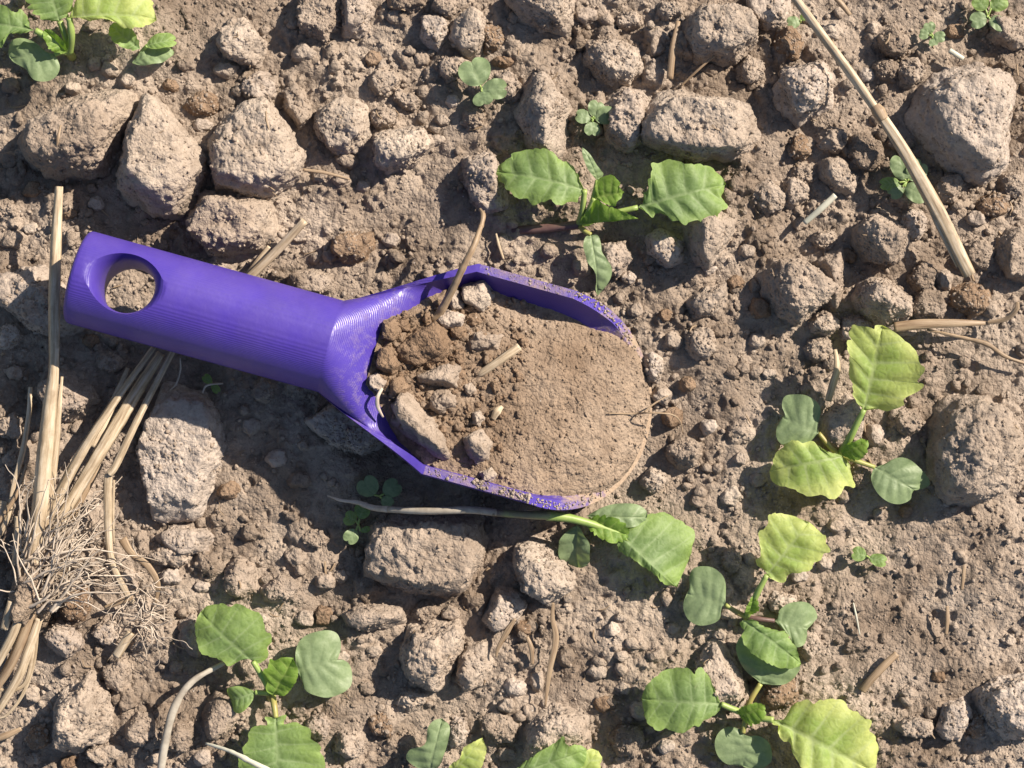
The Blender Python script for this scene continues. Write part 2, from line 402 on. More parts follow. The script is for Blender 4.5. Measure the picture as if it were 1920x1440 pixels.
# calm, crusted patches (photo px, radius) where few lumps lie
CALM = [(1720, 1130, 190), (1640, 1000, 90), (470, 900, 110), (560, 330, 60), (800, 390, 90), (1330, 740, 80), (1150, 1110, 70), (650, 1290, 70), (1830, 700, 70), (520, 960, 90), (700, 300, 30)]
def calm(x, y):
    c = np.zeros_like(x)
    for px, py, r in CALM: c = np.maximum(c, np.exp(-(((x - (px - 960)) ** 2 + (y - (720 - py)) ** 2) / (r * r))))
    return c
def lowat(F, x, y):
    i = np.clip(((x + 1150) / GDX).astype(int), 0, len(gx) - 1); j = np.clip(((y + 880) / GDX).astype(int), 0, len(gy) - 1)
    return F[j, i]
nl = 5200
lx = rng.uniform(-1140, 1140, nl); ly = rng.uniform(-870, 870, nl)
lr = 5.0 / rng.uniform(0.02, 1, nl) ** 0.55; lr = np.clip(lr, 5, 30)
dens = lowat(nz(140, 2, 9), lx, ly)
keep = (rng.uniform(0, 1, nl) > calm(lx, ly) * 0.9 * smooth(5, 10, lr)) & ((lr < 9) | (dens > -0.35 + rng.uniform(-.3, .3, nl)))
lx, ly, lr = lx[keep], ly[keep], lr[keep]
o = np.argsort(-lr)
splat(H, GX, GY, -1150, -880, GDX, lx[o], ly[o], lr[o], lowat(LOW, lx[o], ly[o]) - 0.30 * lr[o], 0.95, WX, WY)
H += 3.2 * nz(12, 3, 7, 0.65) + 3.0 * (0.3 - np.abs(nz(16, 2, 8)))
# powdery patches where the lumps sink into fine dust
dustm = smooth(-0.12, 0.36, nz(150, 2, 31)) * 0.62
dustm = np.maximum(dustm, 0.8 * smooth(.25, .8, calm(GX, GY)))
H = H * (1 - dustm) + (LOW + 1.5 + 2.2 * nz(18, 3, 32, .6) + 1.2 * nz(7, 2, 33)) * dustm + 0.35 * dustm * np.maximum(H - LOW - 6, 0)
# small pits in the crust
pit = nz(30, 2, 12); H -= 9 * smooth(0.28, 0.6, pit) * calm(GX, GY)
# shallow bed under the scoop's bowl
bed = np.concatenate([SCW(np.array([uu]), np.array([0.0]), np.array([-RB * 0.92])) for uu in (640., 720., 800., 880., 950., 1010., 1060., 1090.)])
dist = np.full(H.shape, 1e9)
for p in bed: dist = np.minimum(dist, np.hypot(GX - p[0], GY - p[1]))
zb = bed[:, 2].min() - 22
f = 1 - smooth(100, 200, dist); H = H * (1 - f) + np.minimum(H, zb) * f
# under the lip the crust comes up to the scoop's edge
# plain of the field outside the view: coarser and coarser out to the horizon
def extend(a):
    d, out, step = 0, [], 12.0
    while d < 3.5e5: d += step; out.append(d); step *= 1.07 if d < 2400 else 1.4
    e = np.array(out); return np.concatenate([a[0] - e[::-1], a, a[-1] + e]), len(e)
ex, kx = extend(gx); ey, ky = extend(gy)
EX, EY = np.meshgrid(ex, ey)
_E = np.stack([EX.ravel(), EY.ravel(), np.zeros(EX.size)], 1)
EH = (16 * fbm(_E / 330, 2) + (np.hypot(EX, EY).ravel() < 6000) * 30 * (0.3 - np.abs(fbm(_E / 75 + 3, 3, .55)))).reshape(EX.shape)
ef = smooth(0, 90, np.maximum(np.abs(EX) - 1150, np.abs(EY) - 880))
EH = EH * ef + (20 * fbm(_E / 330 + [7.1, 3.3, 1.7], 2)).reshape(EX.shape) * (1 - ef)
EH[ky:ky + len(gy), kx:kx + len(gx)] = H
ny_, nx_ = EH.shape
idx = np.arange(ny_ * nx_).reshape(ny_, nx_)
GF = np.stack([idx[:-1, :-1], idx[:-1, 1:], idx[1:, 1:], idx[1:, :-1]], -1).reshape(-1, 4)
ground = mesh_np("ground", np.stack([EX.ravel(), EY.ravel(), EH.ravel()], 1), GF, M_ground)
tag(ground, "dry crumbly grey-brown field soil", "soil", kind="structure")
def gz(px, py):
    x, y = px - 960.0, 720.0 - py
    return float(lowat(H, np.array([x]), np.array([y]))[0])
def gzl(px, py):
    x, y = px - 960.0, 720.0 - py
    return float(lowat(LOW, np.array([x]), np.array([y]))[0])

# ------------------------------------------------------------------ scoop
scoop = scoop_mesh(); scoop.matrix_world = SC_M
tag(scoop, "purple 3D-printed plastic soil scoop with a finger hole in its round handle", "scoop")

# ------------------------------------------------------------------ clods
_ico = {}; CAKE = []
def ico(n):
    if n not in _ico:
        bm = bmesh.new(); bmesh.ops.create_icosphere(bm, subdivisions=n, radius=1.0)
        bm.verts.ensure_lookup_table()
        V = np.array([v.co[:] for v in bm.verts]); V /= np.linalg.norm(V, axis=1)[:, None]
        F = np.array([[v.index for v in f.verts] for f in bm.faces]); bm.free(); _ico[n] = (V, F)
    return _ico[n]

def clod_mesh(name, poly, mat, z0=None, h=None, tilt=None, seed=0, rough=1.0, sub=None):
    r_ = np.random.default_rng(1000 + seed)
    poly = np.array(poly, float)
    c = poly.mean(0); ext = np.sqrt(((poly - c) ** 2).sum(1)).mean()
    if h is None: h = ext * r_.uniform(1.0, 1.3)
    if z0 is None: z0 = gzl(*c) - 4 - 0.06 * h
    zc = z0 + 0.38 * h
    P = np.array([W(x, y, zc) for x, y in poly]); cc = P.mean(0)
    n = len(P); area = 0.5 * np.sum(P[:, 0] * np.roll(P[:, 1], -1) - P[:, 1] * np.roll(P[:, 0], -1))
    if area < 0: P = P[::-1]
    pl = []
    for i in range(n):
        a, b = P[i], P[(i + 1) % n]; e = b - a
        nx, ny = e[1], -e[0]; L = math.hypot(nx, ny)
        if L < 1e-6: continue
        lam = math.radians(r_.uniform(2, 26))
        nn = np.array([nx / L * math.cos(lam), ny / L * math.cos(lam), math.sin(lam)])
        dd = nn @ ((a + b) / 2 + [0, 0, -0.12 * h] - cc)
        pl.append((nn, max(dd, ext * 0.25)))
    if tilt is None:
        ta = r_.uniform(0, 6.283); tm = math.tan(math.radians(r_.uniform(3, 20))); tilt = (tm * math.cos(ta) + .08, tm * math.sin(ta) + .1)
    nn = np.array([tilt[0], tilt[1], 1.0]); nn /= np.linalg.norm(nn); pl.append((nn, 0.60 * h))
    for _ in range(3 if ext > 48 else 4):
        a = r_.uniform(0, 6.283); el = math.radians(r_.uniform(28, 64))
        nn = np.array([math.cos(a) * math.cos(el), math.sin(a) * math.cos(el), math.sin(el)])
        sup = max((p - cc) @ nn for p in P) * 0.8 + 0.5 * h * nn[2]
        pl.append((nn, sup * r_.uniform(0.82, 1.0)))
    pl.append((np.array([0, 0, -1.0]), 0.55 * h))
    if sub is None: sub = 6 if ext > 48 else (5 if ext > 21 else 4)
    d, F = ico(sub)
    p_ = 20
    acc = 0
    for nn, dd in pl: acc = acc + np.clip(d @ nn / dd, 0, None) ** p_
    r = acc ** (-1 / p_)
    V = d * r[:, None] * 1.05
    so = seed * 13.7
    Q = V + so
    amp = min(ext * 0.11, 9) * rough
    disp = amp * fbm(Q / (ext * 0.75), 2) + rough * min(ext * 0.085, 6.0) * fbm(Q / 24, 4, 0.62)
    # crumbs caked to the surface: rounded knobs with sharp creases between them
    msk = smooth(-0.25, 0.35, fbm(Q / 60 + 31, 2))
    f10 = min(1.0, ext / 30)
    disp += rough * f10 * (3.0 * (0.35 - np.abs(pnoise(Q / 13.0 + 5))) + 1.8 * (0.3 - np.abs(pnoise(Q / 7.5)))) * (0.35 + 0.85 * msk)
    disp += rough * 1.0 * pnoise(Q / 4.2)
    V = V + d * disp[:, None]
    if ext > 21 and name == 'soil_clod': CAKE.append((V, cc))
    o = mesh_np(name, V, F, mat)
    o.location = tuple(cc * S)
    return o, cc, ext, z0 + h

def ell(cx, cy, rx, ry, seed):
    r_ = np.random.default_rng(500 + seed); k = r_.integers(6, 9); a0 = r_.uniform(0, 6.28)
    return [(cx + rx * r_.uniform(0.92, 1.12) * math.cos(a0 + 6.283 * i / k + r_.uniform(-.2, .2)), cy + ry * r_.uniform(0.92, 1.12) * math.sin(a0 + 6.283 * i / k + r_.uniform(-.2, .2))) for i in range(k)]

G_CL = "soil clods lying loose on the field"
# (outline, height, material letter, tilt or None, own label)
BIG = [
 ([(40,250),(75,205),(130,190),(200,158),(240,175),(252,210),(225,260),(190,322),(95,328),(50,300)], 105, 'c', (-.15,.30), "big slab-like clod lying slanted, leftmost of the upper left trio"),
 ([(262,175),(300,195),(340,240),(375,290),(382,335),(355,385),(320,405),(285,398),(235,365),(208,320),(235,255),(242,215)], 120, 'c', (.22,.12), "big drop-shaped pale clod pointing up, middle of the upper left trio"),
 ([(425,215),(500,187),(550,255),(572,290),(545,345),(500,370),(410,360),(398,320),(390,270)], 105, 'c', (.1,.1), "big angular clod with bits of straw on top, rightmost of the upper left trio"),
 ([(375,365),(440,362),(500,380),(513,440),(480,465),(400,475),(360,440),(360,400)], 85, 'c', (-.05,-.1), "lumpy clod just above the scoop's handle, below the upper left trio"),
 ([(1200,240),(1225,185),(1270,162),(1330,180),(1390,185),(1415,215),(1422,260),(1395,290),(1350,300),(1300,290),(1240,285),(1205,265)], 110, 'c', (-.05,.12), "oblong knobbly clod lying across, above the central seedling's right leaf"),
 ([(1712,205),(1735,160),(1790,128),(1870,130),(1903,155),(1900,215),(1890,300),(1840,340),(1790,325),(1745,285),(1718,245)], 120, 'g', (.12,.05), "largest smooth grey clod at upper right, right of the long straw"),
 ([(1755,805),(1780,755),(1840,745),(1890,765),(1918,830),(1905,880),(1880,920),(1820,945),(1770,925),(1750,860)], 110, 'c', (.12,.22), "big rounded clod at the right edge beside the yellowish seedling"),
 ([(685,1050),(700,985),(730,965),(890,965),(908,1020),(890,1080),(860,1115),(800,1118),(740,1105),(690,1085)], 105, 'c', (.05,.02), "broad brick-shaped clod below the scoop, under the uprooted seedling's stem"),
 ([(963,1045),(975,1018),(1000,1015),(1060,1045),(1078,1080),(1062,1115),(1030,1132),(985,1110)], 95, 'c', (-.08,.06), "round rough clod right of the brick-shaped clod below the scoop"),
 ([(250,735),(300,720),(400,750),(415,790),(408,870),(375,960),(340,978),(245,968),(245,880),(265,830)], 70, 'g', (-.05,.0), "long grey clod half in the handle's shadow beside the straw stalks"),
 ([(105,1325),(125,1290),(170,1255),(205,1300),(212,1330),(190,1390),(130,1410),(100,1395)], 100, 'c', (.12,.05), "egg-shaped pale clod at lower left, below the stubble root clump"),
 ([(1430,520),(1450,485),(1500,490),(1550,515),(1572,545),(1530,580),(1495,605),(1470,590),(1440,560)], 85, 'c', (.1,.1), "wedge-shaped clod above the yellowish seedling, pointing down"),
 ([(1605,555),(1630,522),(1670,525),(1712,560),(1700,600),(1660,612),(1620,590)], 80, 'c', None, "rounded clod directly above the yellowish seedling's top leaf"),
 ([(1605,430),(1640,400),(1700,425),(1703,455),(1680,495),(1635,490),(1610,460)], 85, 'c', None, "pale clod split by a shadow edge, left of the straw's lower end"),
 ([(1455,160),(1475,130),(1545,115),(1565,145),(1555,195),(1500,228),(1465,205)], 85, 'g', (.15,.1), "blocky grey clod just left of the long straw's node"),
 ([(1290,30),(1330,10),(1400,20),(1418,50),(1415,85),(1380,115),(1310,115),(1285,80)], 90, 'c', None, "dark crumbly clod at the top with a white speck on it"),
 ([(1000,140),(1050,125),(1065,150),(1060,190),(1078,215),(1070,260),(1045,292),(1000,280),(970,220),(985,180)], 90, 'c', (.05,.12), "tall clod standing above the central seedling's left leaf"),
 ([(945,-10),(1070,-10),(1072,40),(1060,60),(1015,55),(970,30)], 80, 'c', None, "broad clod cut off by the top edge, near the middle"),
 ([(1130,200),(1170,165),(1215,180),(1225,220),(1210,265),(1175,287),(1140,260)], 70, 'g', None, "smooth shaded clod tucked beside the oblong clod's left end"),
 ([(700,250),(740,245),(790,237),(813,270),(805,300),(770,310),(745,333),(705,310)], 80, 'c', None, "crumbly twin-humped clod left of the central seedling"),
 ([(870,300),(920,285),(945,330),(945,385),(910,402),(885,380),(870,340)], 70, 'g', (-.3,0), "smooth grey-faced clod at the tip of the central seedling's left leaf"),
 ([(755,1230),(770,1180),(830,1165),(858,1165),(867,1200),(850,1260),(830,1295),(790,1285),(760,1260)], 90, 'c', (.25,.1), "sharp-ridged clod below the brick-shaped clod"),
 ([(985,1385),(1000,1345),(1050,1325),(1095,1350),(1100,1385),(1060,1415),(985,1420)], 75, 'c', None, "wide clod behind the bottom centre seedling's largest leaf"),
 ([(1305,1250),(1340,1205),(1375,1212),(1390,1260),(1410,1290),(1380,1330),(1340,1320)], 70, 'c', None, "smooth clod between the two lower right seedlings"),
 ([(1290,420),(1340,395),(1375,415),(1365,450),(1330,502),(1310,490),(1290,450)], 80, 'c', None, "tooth-shaped clod under the central seedling's right leaf"),
 ([(1835,1300),(1870,1275),(1935,1270),(1935,1380),(1880,1385),(1845,1350)], 80, 'g', None, "large grey clod cut off by the right edge near the bottom"),
 ([(1545,790),(1590,742),(1622,770),(1612,830),(1570,842),(1545,820)], 60, 'c', None, "clod behind the yellowish seedling's stem"),
 ([(80,715),(120,688),(160,718),(182,750),(150,778),(115,788),(75,740)], 70, 'g', None, "shaded clod under the long upright straw stalk"),
 ([(-20,520),(70,505),(130,560),(150,612),(110,632),(60,620),(0,570)], 60, 'g', None, "shaded flat clod left of the scoop's handle end"),
 ([(575,790),(620,760),(700,790),(718,830),(680,852),(620,838)], 40, 'g', None, "low shaded clod below the scoop's throat"),
]
LST = """560,-10;640,-10;640,30;610,82;575,65;560,40|640,-10;690,-10;702,25;682,62;642,66|855,40;885,15;910,35;912,65;895,102;870,106;845,70|1095,80;1150,70;1200,95;1205,130;1180,165;1140,160;1100,125|
1645,70;1675,46;1707,75;1695,107;1660,107|1400,-10;1480,-10;1475,40;1440,57;1405,35|1410,350;1440,335;1470,365;1465,395;1435,406;1412,380|1540,300;1570,290;1610,330;1600,366;1570,358;1538,330|
1870,450;1900,425;1935,430;1935,525;1885,520;1870,485|1210,445;1240,430;1284,450;1280,487;1250,501;1215,475|1530,490;1582,468;1582,530;1570,582;1550,560|1285,570;1310,545;1360,530;1364,560;1340,592;1300,596|
1705,520;1730,490;1757,505;1750,540;1720,546|290,1005;330,985;370,990;400,1005;385,1036;350,1041;310,1030|275,1040;300,1020;350,1025;360,1045;325,1067;290,1056|420,1075;445,1045;475,1060;482,1105;455,1124;422,1110|
490,1105;530,1075;560,1095;550,1127;500,1127|88,1185;110,1165;150,1185;157,1210;125,1237;95,1215|200,1250;220,1230;252,1245;240,1292;205,1290|235,1360;260,1335;290,1345;297,1380;265,1402;240,1390|
380,1340;405,1305;440,1310;452,1350;420,1387;385,1380|905,1160;935,1105;965,1105;987,1135;960,1172;920,1182|855,1240;880,1205;915,1205;924,1245;905,1282;875,1297;858,1275|645,1150;690,1130;750,1135;757,1165;700,1182;650,1175|
900,1345;935,1330;977,1355;965,1392;925,1392;900,1370|1755,1360;1770,1320;1805,1310;1822,1335;1800,1387;1770,1385|600,210;640,180;682,200;692,250;660,292;620,285;590,240|555,150;582,190;587,220;560,242;535,205;530,170"""
ELL = """380,195,32,24;485,165,36,27;450,80,46,42;240,150,18,15;20,160,20,15;135,165,16,13;60,355,17,15;380,237,18,14;425,130,22,16;10,390,26,20;765,6,40,18;835,10,28,20;925,70,22,28;815,55,25,34;740,30,17,15;
720,155,30,27;760,190,25,20;850,130,30,24;945,116,22,12;950,163,30,28;720,222,25,20;650,300,22,16;890,222,22,22;680,350,15,13;660,460,40,30;735,450,18,15;820,262,16,13;830,225,14,12;1660,130,27,19;1710,135,25,25;
1475,85,30,34;1625,140,16,14;1490,360,25,28;1505,325,22,22;1625,282,35,34;1560,262,30,25;1500,277,22,24;1712,418,26,27;1780,350,30,28;1835,475,30,28;1900,345,25,25;1893,62,38,30;1860,385,30,20;1150,482,35,33;1405,132,28,30;1332,132,15,13;
1740,572,34,30;1768,525,18,20;1820,560,38,31;1605,617,30,28;1545,607,28,22;1535,657,25,25;1556,682,15,18;1315,642,28,32;1425,577,22,20;1640,817,18,22;1370,930,22,18;1610,890,22,25;1700,792,30,25;1190,580,15,14;1245,590,14,12;1225,690,17,29;
1262,640,18,16;1242,742,18,18;1285,850,32,30;1225,902,25,22;1262,782,20,18;20,632,25,25;205,680,25,20;495,735,23,22;580,532,45,26;20,800,30,25;140,1130,28,36;200,1185,25,25;195,1412,35,20;330,1378,35,34;240,1312,20,18;60,1300,18,18;70,1382,25,22;
320,1082,20,17;360,1190,25,38;270,1195,25,30;555,1045,20,18;570,1160,20,16;606,1155,18,20;600,1362,22,24;655,1392,28,30;1177,1392,30,31;800,1150,28,22;845,1150,20,17;985,1177,18,16;965,1290,20,16;1006,1276,15,22;950,1322,16,14;995,1337,16,19;
775,1312,30,20;715,1357,25,25;860,1372,20,26;1120,1257,20,16;1060,1232,18,18;950,1412,18,16;1200,1332,18,18;1460,1292,40,38;1465,1132,30,22;1515,1207,25,30;1566,985,15,14;1370,1052,22,20;1715,1362,38,20;1830,1362,18,25;1546,1056,16,12;1640,55,15,13;
1430,440,18,15;1500,420,16,14;1545,450,24,18;1590,480,16,14;1830,410,18,16;1700,620,20,14;1870,300,14,14;1590,110,16,14;1560,60,22,18;1790,60,18,15;1830,130,16,13;570,100,24,18;510,230,16,14;350,120,18,15;180,120,16,14;320,160,16,13;
1100,30,20,16;1180,40,24,18;1230,90,16,20;1260,20,26,18;790,110,18,15;700,110,17,14;850,190,15,13;640,340,17,14;560,440,18,15;620,480,16,14;420,510,14,12;330,440,14,12;1180,520,15,13;1090,500,18,16;1030,470,18,15;960,500,16,13;1400,470,16,14;1380,530,18,15;1330,505,14,12;
1420,640,16,14;1390,690,15,13;1350,620,17,14;1440,700,15,12;1290,720,14,13;1330,800,16,14;1390,860,15,13;1420,900,16,14;1310,940,16,14;1580,930,15,13;1700,960,14,12;1500,1080,15,13;1350,1190,14,12;1260,1180,15,13;1230,1230,16,13;1150,1180,15,13;1130,1320,18,15;1250,1400,16,14;1170,1290,15,13;
1650,1400,18,14;1700,1300,14,12;1890,1200,15,12;1760,1270,14,12;640,1230,16,14;700,1220,15,13;690,1290,18,15;560,1330,15,14;490,1160,14,12;430,1180,15,13;380,1100,15,12;610,1090,20,16;590,1010,24,18;470,1000,20,16;640,1080,17,14;430,920,22,18;520,860,20,17;470,800,20,16;560,900,22,17;
30,1080,18,16;30,700,18,15;170,640,15,13;20,860,16,14;240,1080,16,14;300,1140,16,14;330,1250,16,14;60,1420,16,14;130,1430,18,14;380,1420,18,15;300,1420,16,14;20,300,18,16;25,450,22,18;60,430,15,13;130,400,15,13;180,380,16,14;530,330,14,12;600,330,15,13"""
MM = {'c': M_clod, 'g': M_grey, 'b': M_brown}
HAND = []        # (object, photo x, photo y, size)
k = 0
for poly, h, mt, tl, lab in BIG:
    o, cc, ext, zt = clod_mesh("soil_clod", poly, MM[mt], h=h, tilt=tl, seed=k); k += 1
    tag(o, lab, "soil clod", G_CL)
for s in LST.replace("\n", "").split("|"):
    poly = [tuple(map(float, q.split(","))) for q in s.split(";")]
    o, cc, ext, zt = clod_mesh("soil_clod", poly, [M_clod, M_clod, M_ground, M_grey][k % 4], seed=k); k += 1
    c = np.mean(poly, 0); HAND.append((o, c[0], c[1], ext))
for s in ELL.replace("\n", "").split(";"):
    x, y, rx, ry = map(float, s.split(","))
    o, cc, ext, zt = clod_mesh("soil_clod", ell(x, y, rx, ry, k), [M_clod, M_ground, M_ground, M_clod, M_brown, M_grey][k % 6], seed=k, rough=1.25); k += 1
    HAND.append((o, x, y, ext))

LM = [("the scoop's handle", [(150, 520), (260, 550), (380, 585), (500, 620), (600, 650)]),
      ("the scoop's bowl", [(700, 560), (900, 500), (1050, 540), (1200, 680), (1210, 800), (1130, 930), (950, 930), (800, 880), (690, 800)]),
      ("the stubble root clump", [(80, 1000), (60, 1100), (30, 1220)]), ("the long straw", [(1520, 40), (1590, 130), (1680, 270), (1760, 410), (1800, 490)]),
      ("the central seedling", [(1010, 340), (1100, 400), (1280, 360)]), ("the yellowish seedling", [(1660, 690), (1590, 840), (1510, 870), (1690, 900)]),
      ("the lower right seedling", [(1490, 1030), (1400, 1150), (1320, 1110)]), ("the bottom right seedling", [(1280, 1310), (1400, 1340), (1550, 1370)]),
      ("the lower left seedling", [(440, 1190), (510, 1290), (530, 1400)]), ("the top left seedling", [(60, 80), (130, 90), (210, 40)]),
      ("the bottom centre seedling", [(810, 1400), (880, 1420), (1030, 1410)]), ("the uprooted seedling", [(720, 955), (900, 960), (1100, 980), (1230, 1020)]),
      ("the tiny topmost centre seedling", [(905, 155)]), ("the tiny seedling above the central one", [(1112, 220)]), ("the tiny seedling touching the straw", [(1700, 340)]),
      ("the largest smooth grey clod", [(1805, 235)]), ("the big clod at the right edge", [(1835, 845)]), ("the brick-shaped clod", [(795, 1045)]),
      ("the egg-shaped clod", [(160, 1330)]), ("the drop-shaped clod", [(310, 280)]), ("the sharp-ridged clod", [(810, 1230)]), ("the short twig on the flat crust", [(1650, 1260)])]
ORD = ["nearest", "second nearest", "third nearest", "fourth nearest", "fifth nearest", "sixth nearest", "seventh nearest", "eighth nearest", "ninth nearest", "tenth nearest", "eleventh nearest", "twelfth nearest"] + ["%dth nearest" % q for q in range(13, 60)]
buck = {}
for o, x, y, e in HAND:
    best = min(((math.hypot(x - a, y - b), nm, x - a, y - b) for nm, pts in LM for a, b in pts))
    d, nm, dx, dy = best
    dr = ("right of" if dx > 0 else "left of") if abs(dx) > abs(dy) else ("below" if dy > 0 else "above")
    sz = "large" if e > 38 else ("middling" if e > 24 else "small")
    buck.setdefault((sz, nm, dr), []).append((d, o))
for (sz, nm, dr), lst in buck.items():
    lst.sort(key=lambda q: q[0])
    for i, (d, o) in enumerate(lst):
        if len(lst) == 1: tag(o, "the only %s loose soil clod close %s %s" % (sz, dr, nm), "soil clod", G_CL)
        else: tag(o, "%s loose soil clod, %s %s %s" % (sz, ORD[i], dr, nm), "soil clod", G_CL)

# ------------------------------------------------------------------ crumbs: countless, one mass
def crumbs(name, xs, ys, zs, rs, mat, sub=2, seed=1):
    r_ = np.random.default_rng(seed)
    d, F = ico(sub)
    n = len(xs); m = len(d)
    sc = r_.uniform(0.72, 1.2, (n, 1, 3)) * np.asarray(rs)[:, None, None]
    th = r_.uniform(0, 6.283, n); ct, st = np.cos(th)[:, None], np.sin(th)[:, None]
    jit = 1 + 0.45 * pnoise((d[None] * 1.3 + r_.uniform(0, 200, (n, 1, 3))).reshape(-1, 3)).reshape(n, m, 1) * 1.4
    V = d[None] * sc * jit
    X = V[:, :, 0] * ct - V[:, :, 1] * st + np.asarray(xs)[:, None]; Y = V[:, :, 0] * st + V[:, :, 1] * ct + np.asarray(ys)[:, None]
    Z = V[:, :, 2] * 0.85 + np.asarray(zs)[:, None]
    F2 = (F[None] + (np.arange(n) * m)[:, None, None]).reshape(-1, 3)
    return mesh_np(name, np.stack([X, Y, Z], -1).reshape(-1, 3), F2, mat)
nc = 6200
cx = rng.uniform(-1060, 1060, nc); cy = rng.uniform(-800, 800, nc)
cr = np.clip(2.6 / rng.uniform(0.03, 1, nc) ** 0.6, 2.6, 13)
cl = lowat(nz(90, 2, 21), cx, cy)
kp = (cl + rng.uniform(-.5, .5, nc) > -0.15) & (rng.uniform(0, 1, nc) > 0.6 * calm(cx, cy))
cx, cy, cr = cx[kp], cy[kp], cr[kp]
cz = lowat(H, cx, cy) + 0.25 * cr
no_ = 2600                                               # more of the same beyond the view
ox = rng.uniform(-2700, 2700, no_); oy = rng.uniform(-2400, 2400, no_); orr = np.clip(9 / rng.uniform(0.01, 1, no_) ** 0.5, 9, 75)
kp = (np.abs(ox) > 1075 + orr) | (np.abs(oy) > 815 + orr)
ox, oy, orr = ox[kp], oy[kp], orr[kp]
oz = 16 * fbm(np.stack([ox / 330, oy / 330, 0 * ox], 1), 2) + 0.15 * orr
cru = crumbs("soil_crumbs", np.concatenate([cx, ox]), np.concatenate([cy, oy]), np.concatenate([cz, oz]), np.concatenate([cr, orr]), M_ground, 2, 5)
tag(cru, "countless small soil crumbs strewn over the field", "soil crumbs", kind="stuff")

nf = 17000
fx = rng.uniform(-1040, 1040, nf); fy = rng.uniform(-785, 785, nf); fr_ = np.clip(1.5 / rng.uniform(0.03, 1, nf) ** 0.5, 1.5, 5.5)
kp = lowat(nz(60, 2, 23), fx, fy) + rng.uniform(-.6, .6, nf) > -0.1
fx, fy, fr_ = fx[kp], fy[kp], fr_[kp]
cru2 = crumbs("soil_grit", fx, fy, lowat(H, fx, fy) + 0.3 * fr_, fr_, M_clod, 1, 6)
tag(cru2, "countless tiny soil grains strewn over the field", "soil grit", kind="stuff")
cpx, cpr = [], []
for V, loc in CAKE:
    d_ = V[:, 2] > np.quantile(V[:, 2], 0.45)
    pick = rng.choice(np.nonzero(d_)[0], size=int(min(d_.sum(), 26 + 0.02 * len(V) * 1.2)), replace=False)
    cpx.append(V[pick] + loc); cpr.append(np.clip(1.3 / rng.uniform(0.04, 1, len(pick)) ** 0.5, 1.3, 5.0))
cpx = np.concatenate(cpx); cpr = np.concatenate(cpr)
cru3 = crumbs("clod_grit", cpx[:, 0], cpx[:, 1], cpx[:, 2], cpr, M_clod, 1, 7)
tag(cru3, "countless soil grains caked on the clods' upper faces", "soil grit", kind="stuff")

# ------------------------------------------------------------------ soil in the scoop
def heap_w(u, v):
    c = np.interp(u, [556, 620, 680, 760, 850, 930, 1000, 1060, 1105, 1130], [34, 6, -10, -15, -16, -22, -42, -68, -97, -116])
    return c - 32 * smooth(30, 200, v) * smooth(600, 760, u) * (1 - smooth(930, 1040, u)) - 6 * smooth(60, 200, -v)
def heap_edge(u, sgn):
    ai, bi = sc_a(u) - TH, sc_b(u) - TH
    w = np.minimum(heap_w(u, sgn * ai * 0.9), -1)
    e = ai * np.sqrt(np.clip(1 - (w / bi) ** 2, 0.02, 1)) + 4
    e = e * (0.74 + 0.26 * smooth(568, 680, u))
    wc = np.minimum(cut_w(u), -0.01)
    lip = RA * np.sqrt(np.clip(1 - (wc / RB) ** 2, 0, 1)) - 13
    return np.where(u > U2 + 40, np.minimum(e, np.maximum(lip, 6)), e)
HU = np.linspace(570, 1113, 226); HS = np.linspace(-1, 1, 161)
UU, SS = np.meshgrid(HU, HS)
ep, en = heap_edge(HU, 1), heap_edge(HU, -1)
VV = np.where(SS > 0, SS * ep[None], SS * en[None])
# relief of the heap on a regular raster
RX = np.arange(540, 1140, 2.5); RY = np.arange(-220, 220, 2.5)
RXX, RYY = np.meshgrid(RX, RY)
_Q = np.stack([RXX.ravel(), RYY.ravel(), np.full(RXX.size, 55.0)], 1)
HR = (7 * fbm(_Q / 90, 2) + 3 * fbm(_Q / 26, 2)).reshape(RXX.shape)
HB = HR.copy()
nn = 2600
qx = rng.uniform(545, 1130, nn); qy = rng.uniform(-215, 215, nn); qr = np.clip(2.6 / rng.uniform(0.04, 1, nn) ** 0.5, 2.6, 9) * np.where(qx < 780, 1.4, np.where(qx > 880, 0.55, 0.9))
def rat(F, x, y): return F[np.clip(((y + 220) / 2.5).astype(int), 0, len(RY) - 1), np.clip(((x - 540) / 2.5).astype(int), 0, len(RX) - 1)]
splat(HR, RXX, RYY, 540, -220, 2.5, qx, qy, qr, rat(HB, qx, qy) - 0.35 * qr, 0.8)
HR += (1.2 * fbm(_Q / 7, 2)).reshape(RXX.shape)
relief = rat(HR, UU.ravel(), VV.ravel()).reshape(UU.shape) * (1 - 0.6 * smooth(0.9, 1.0, np.abs(SS)))
WWh = heap_w(UU, VV) + relief - 46 * np.abs(SS) ** 5 * (1 - smooth(600, 760, UU)) - 13 * smooth(.86, 1.0, np.abs(SS)) * smooth(930, 1000, UU)
VW = SCW(UU.ravel(), VV.ravel() + sc_shift(UU.ravel()), WWh.ravel())
ii = np.arange(UU.size).reshape(UU.shape)
HF = np.stack([ii[:-1, :-1], ii[:-1, 1:], ii[1:, 1:], ii[1:, :-1]], -1).reshape(-1, 4)
heap = mesh_np("soil_heap", VW, HF, M_heap)
tag(heap, "heap of fine warm-brown soil filling the purple scoop", "soil", kind="stuff")
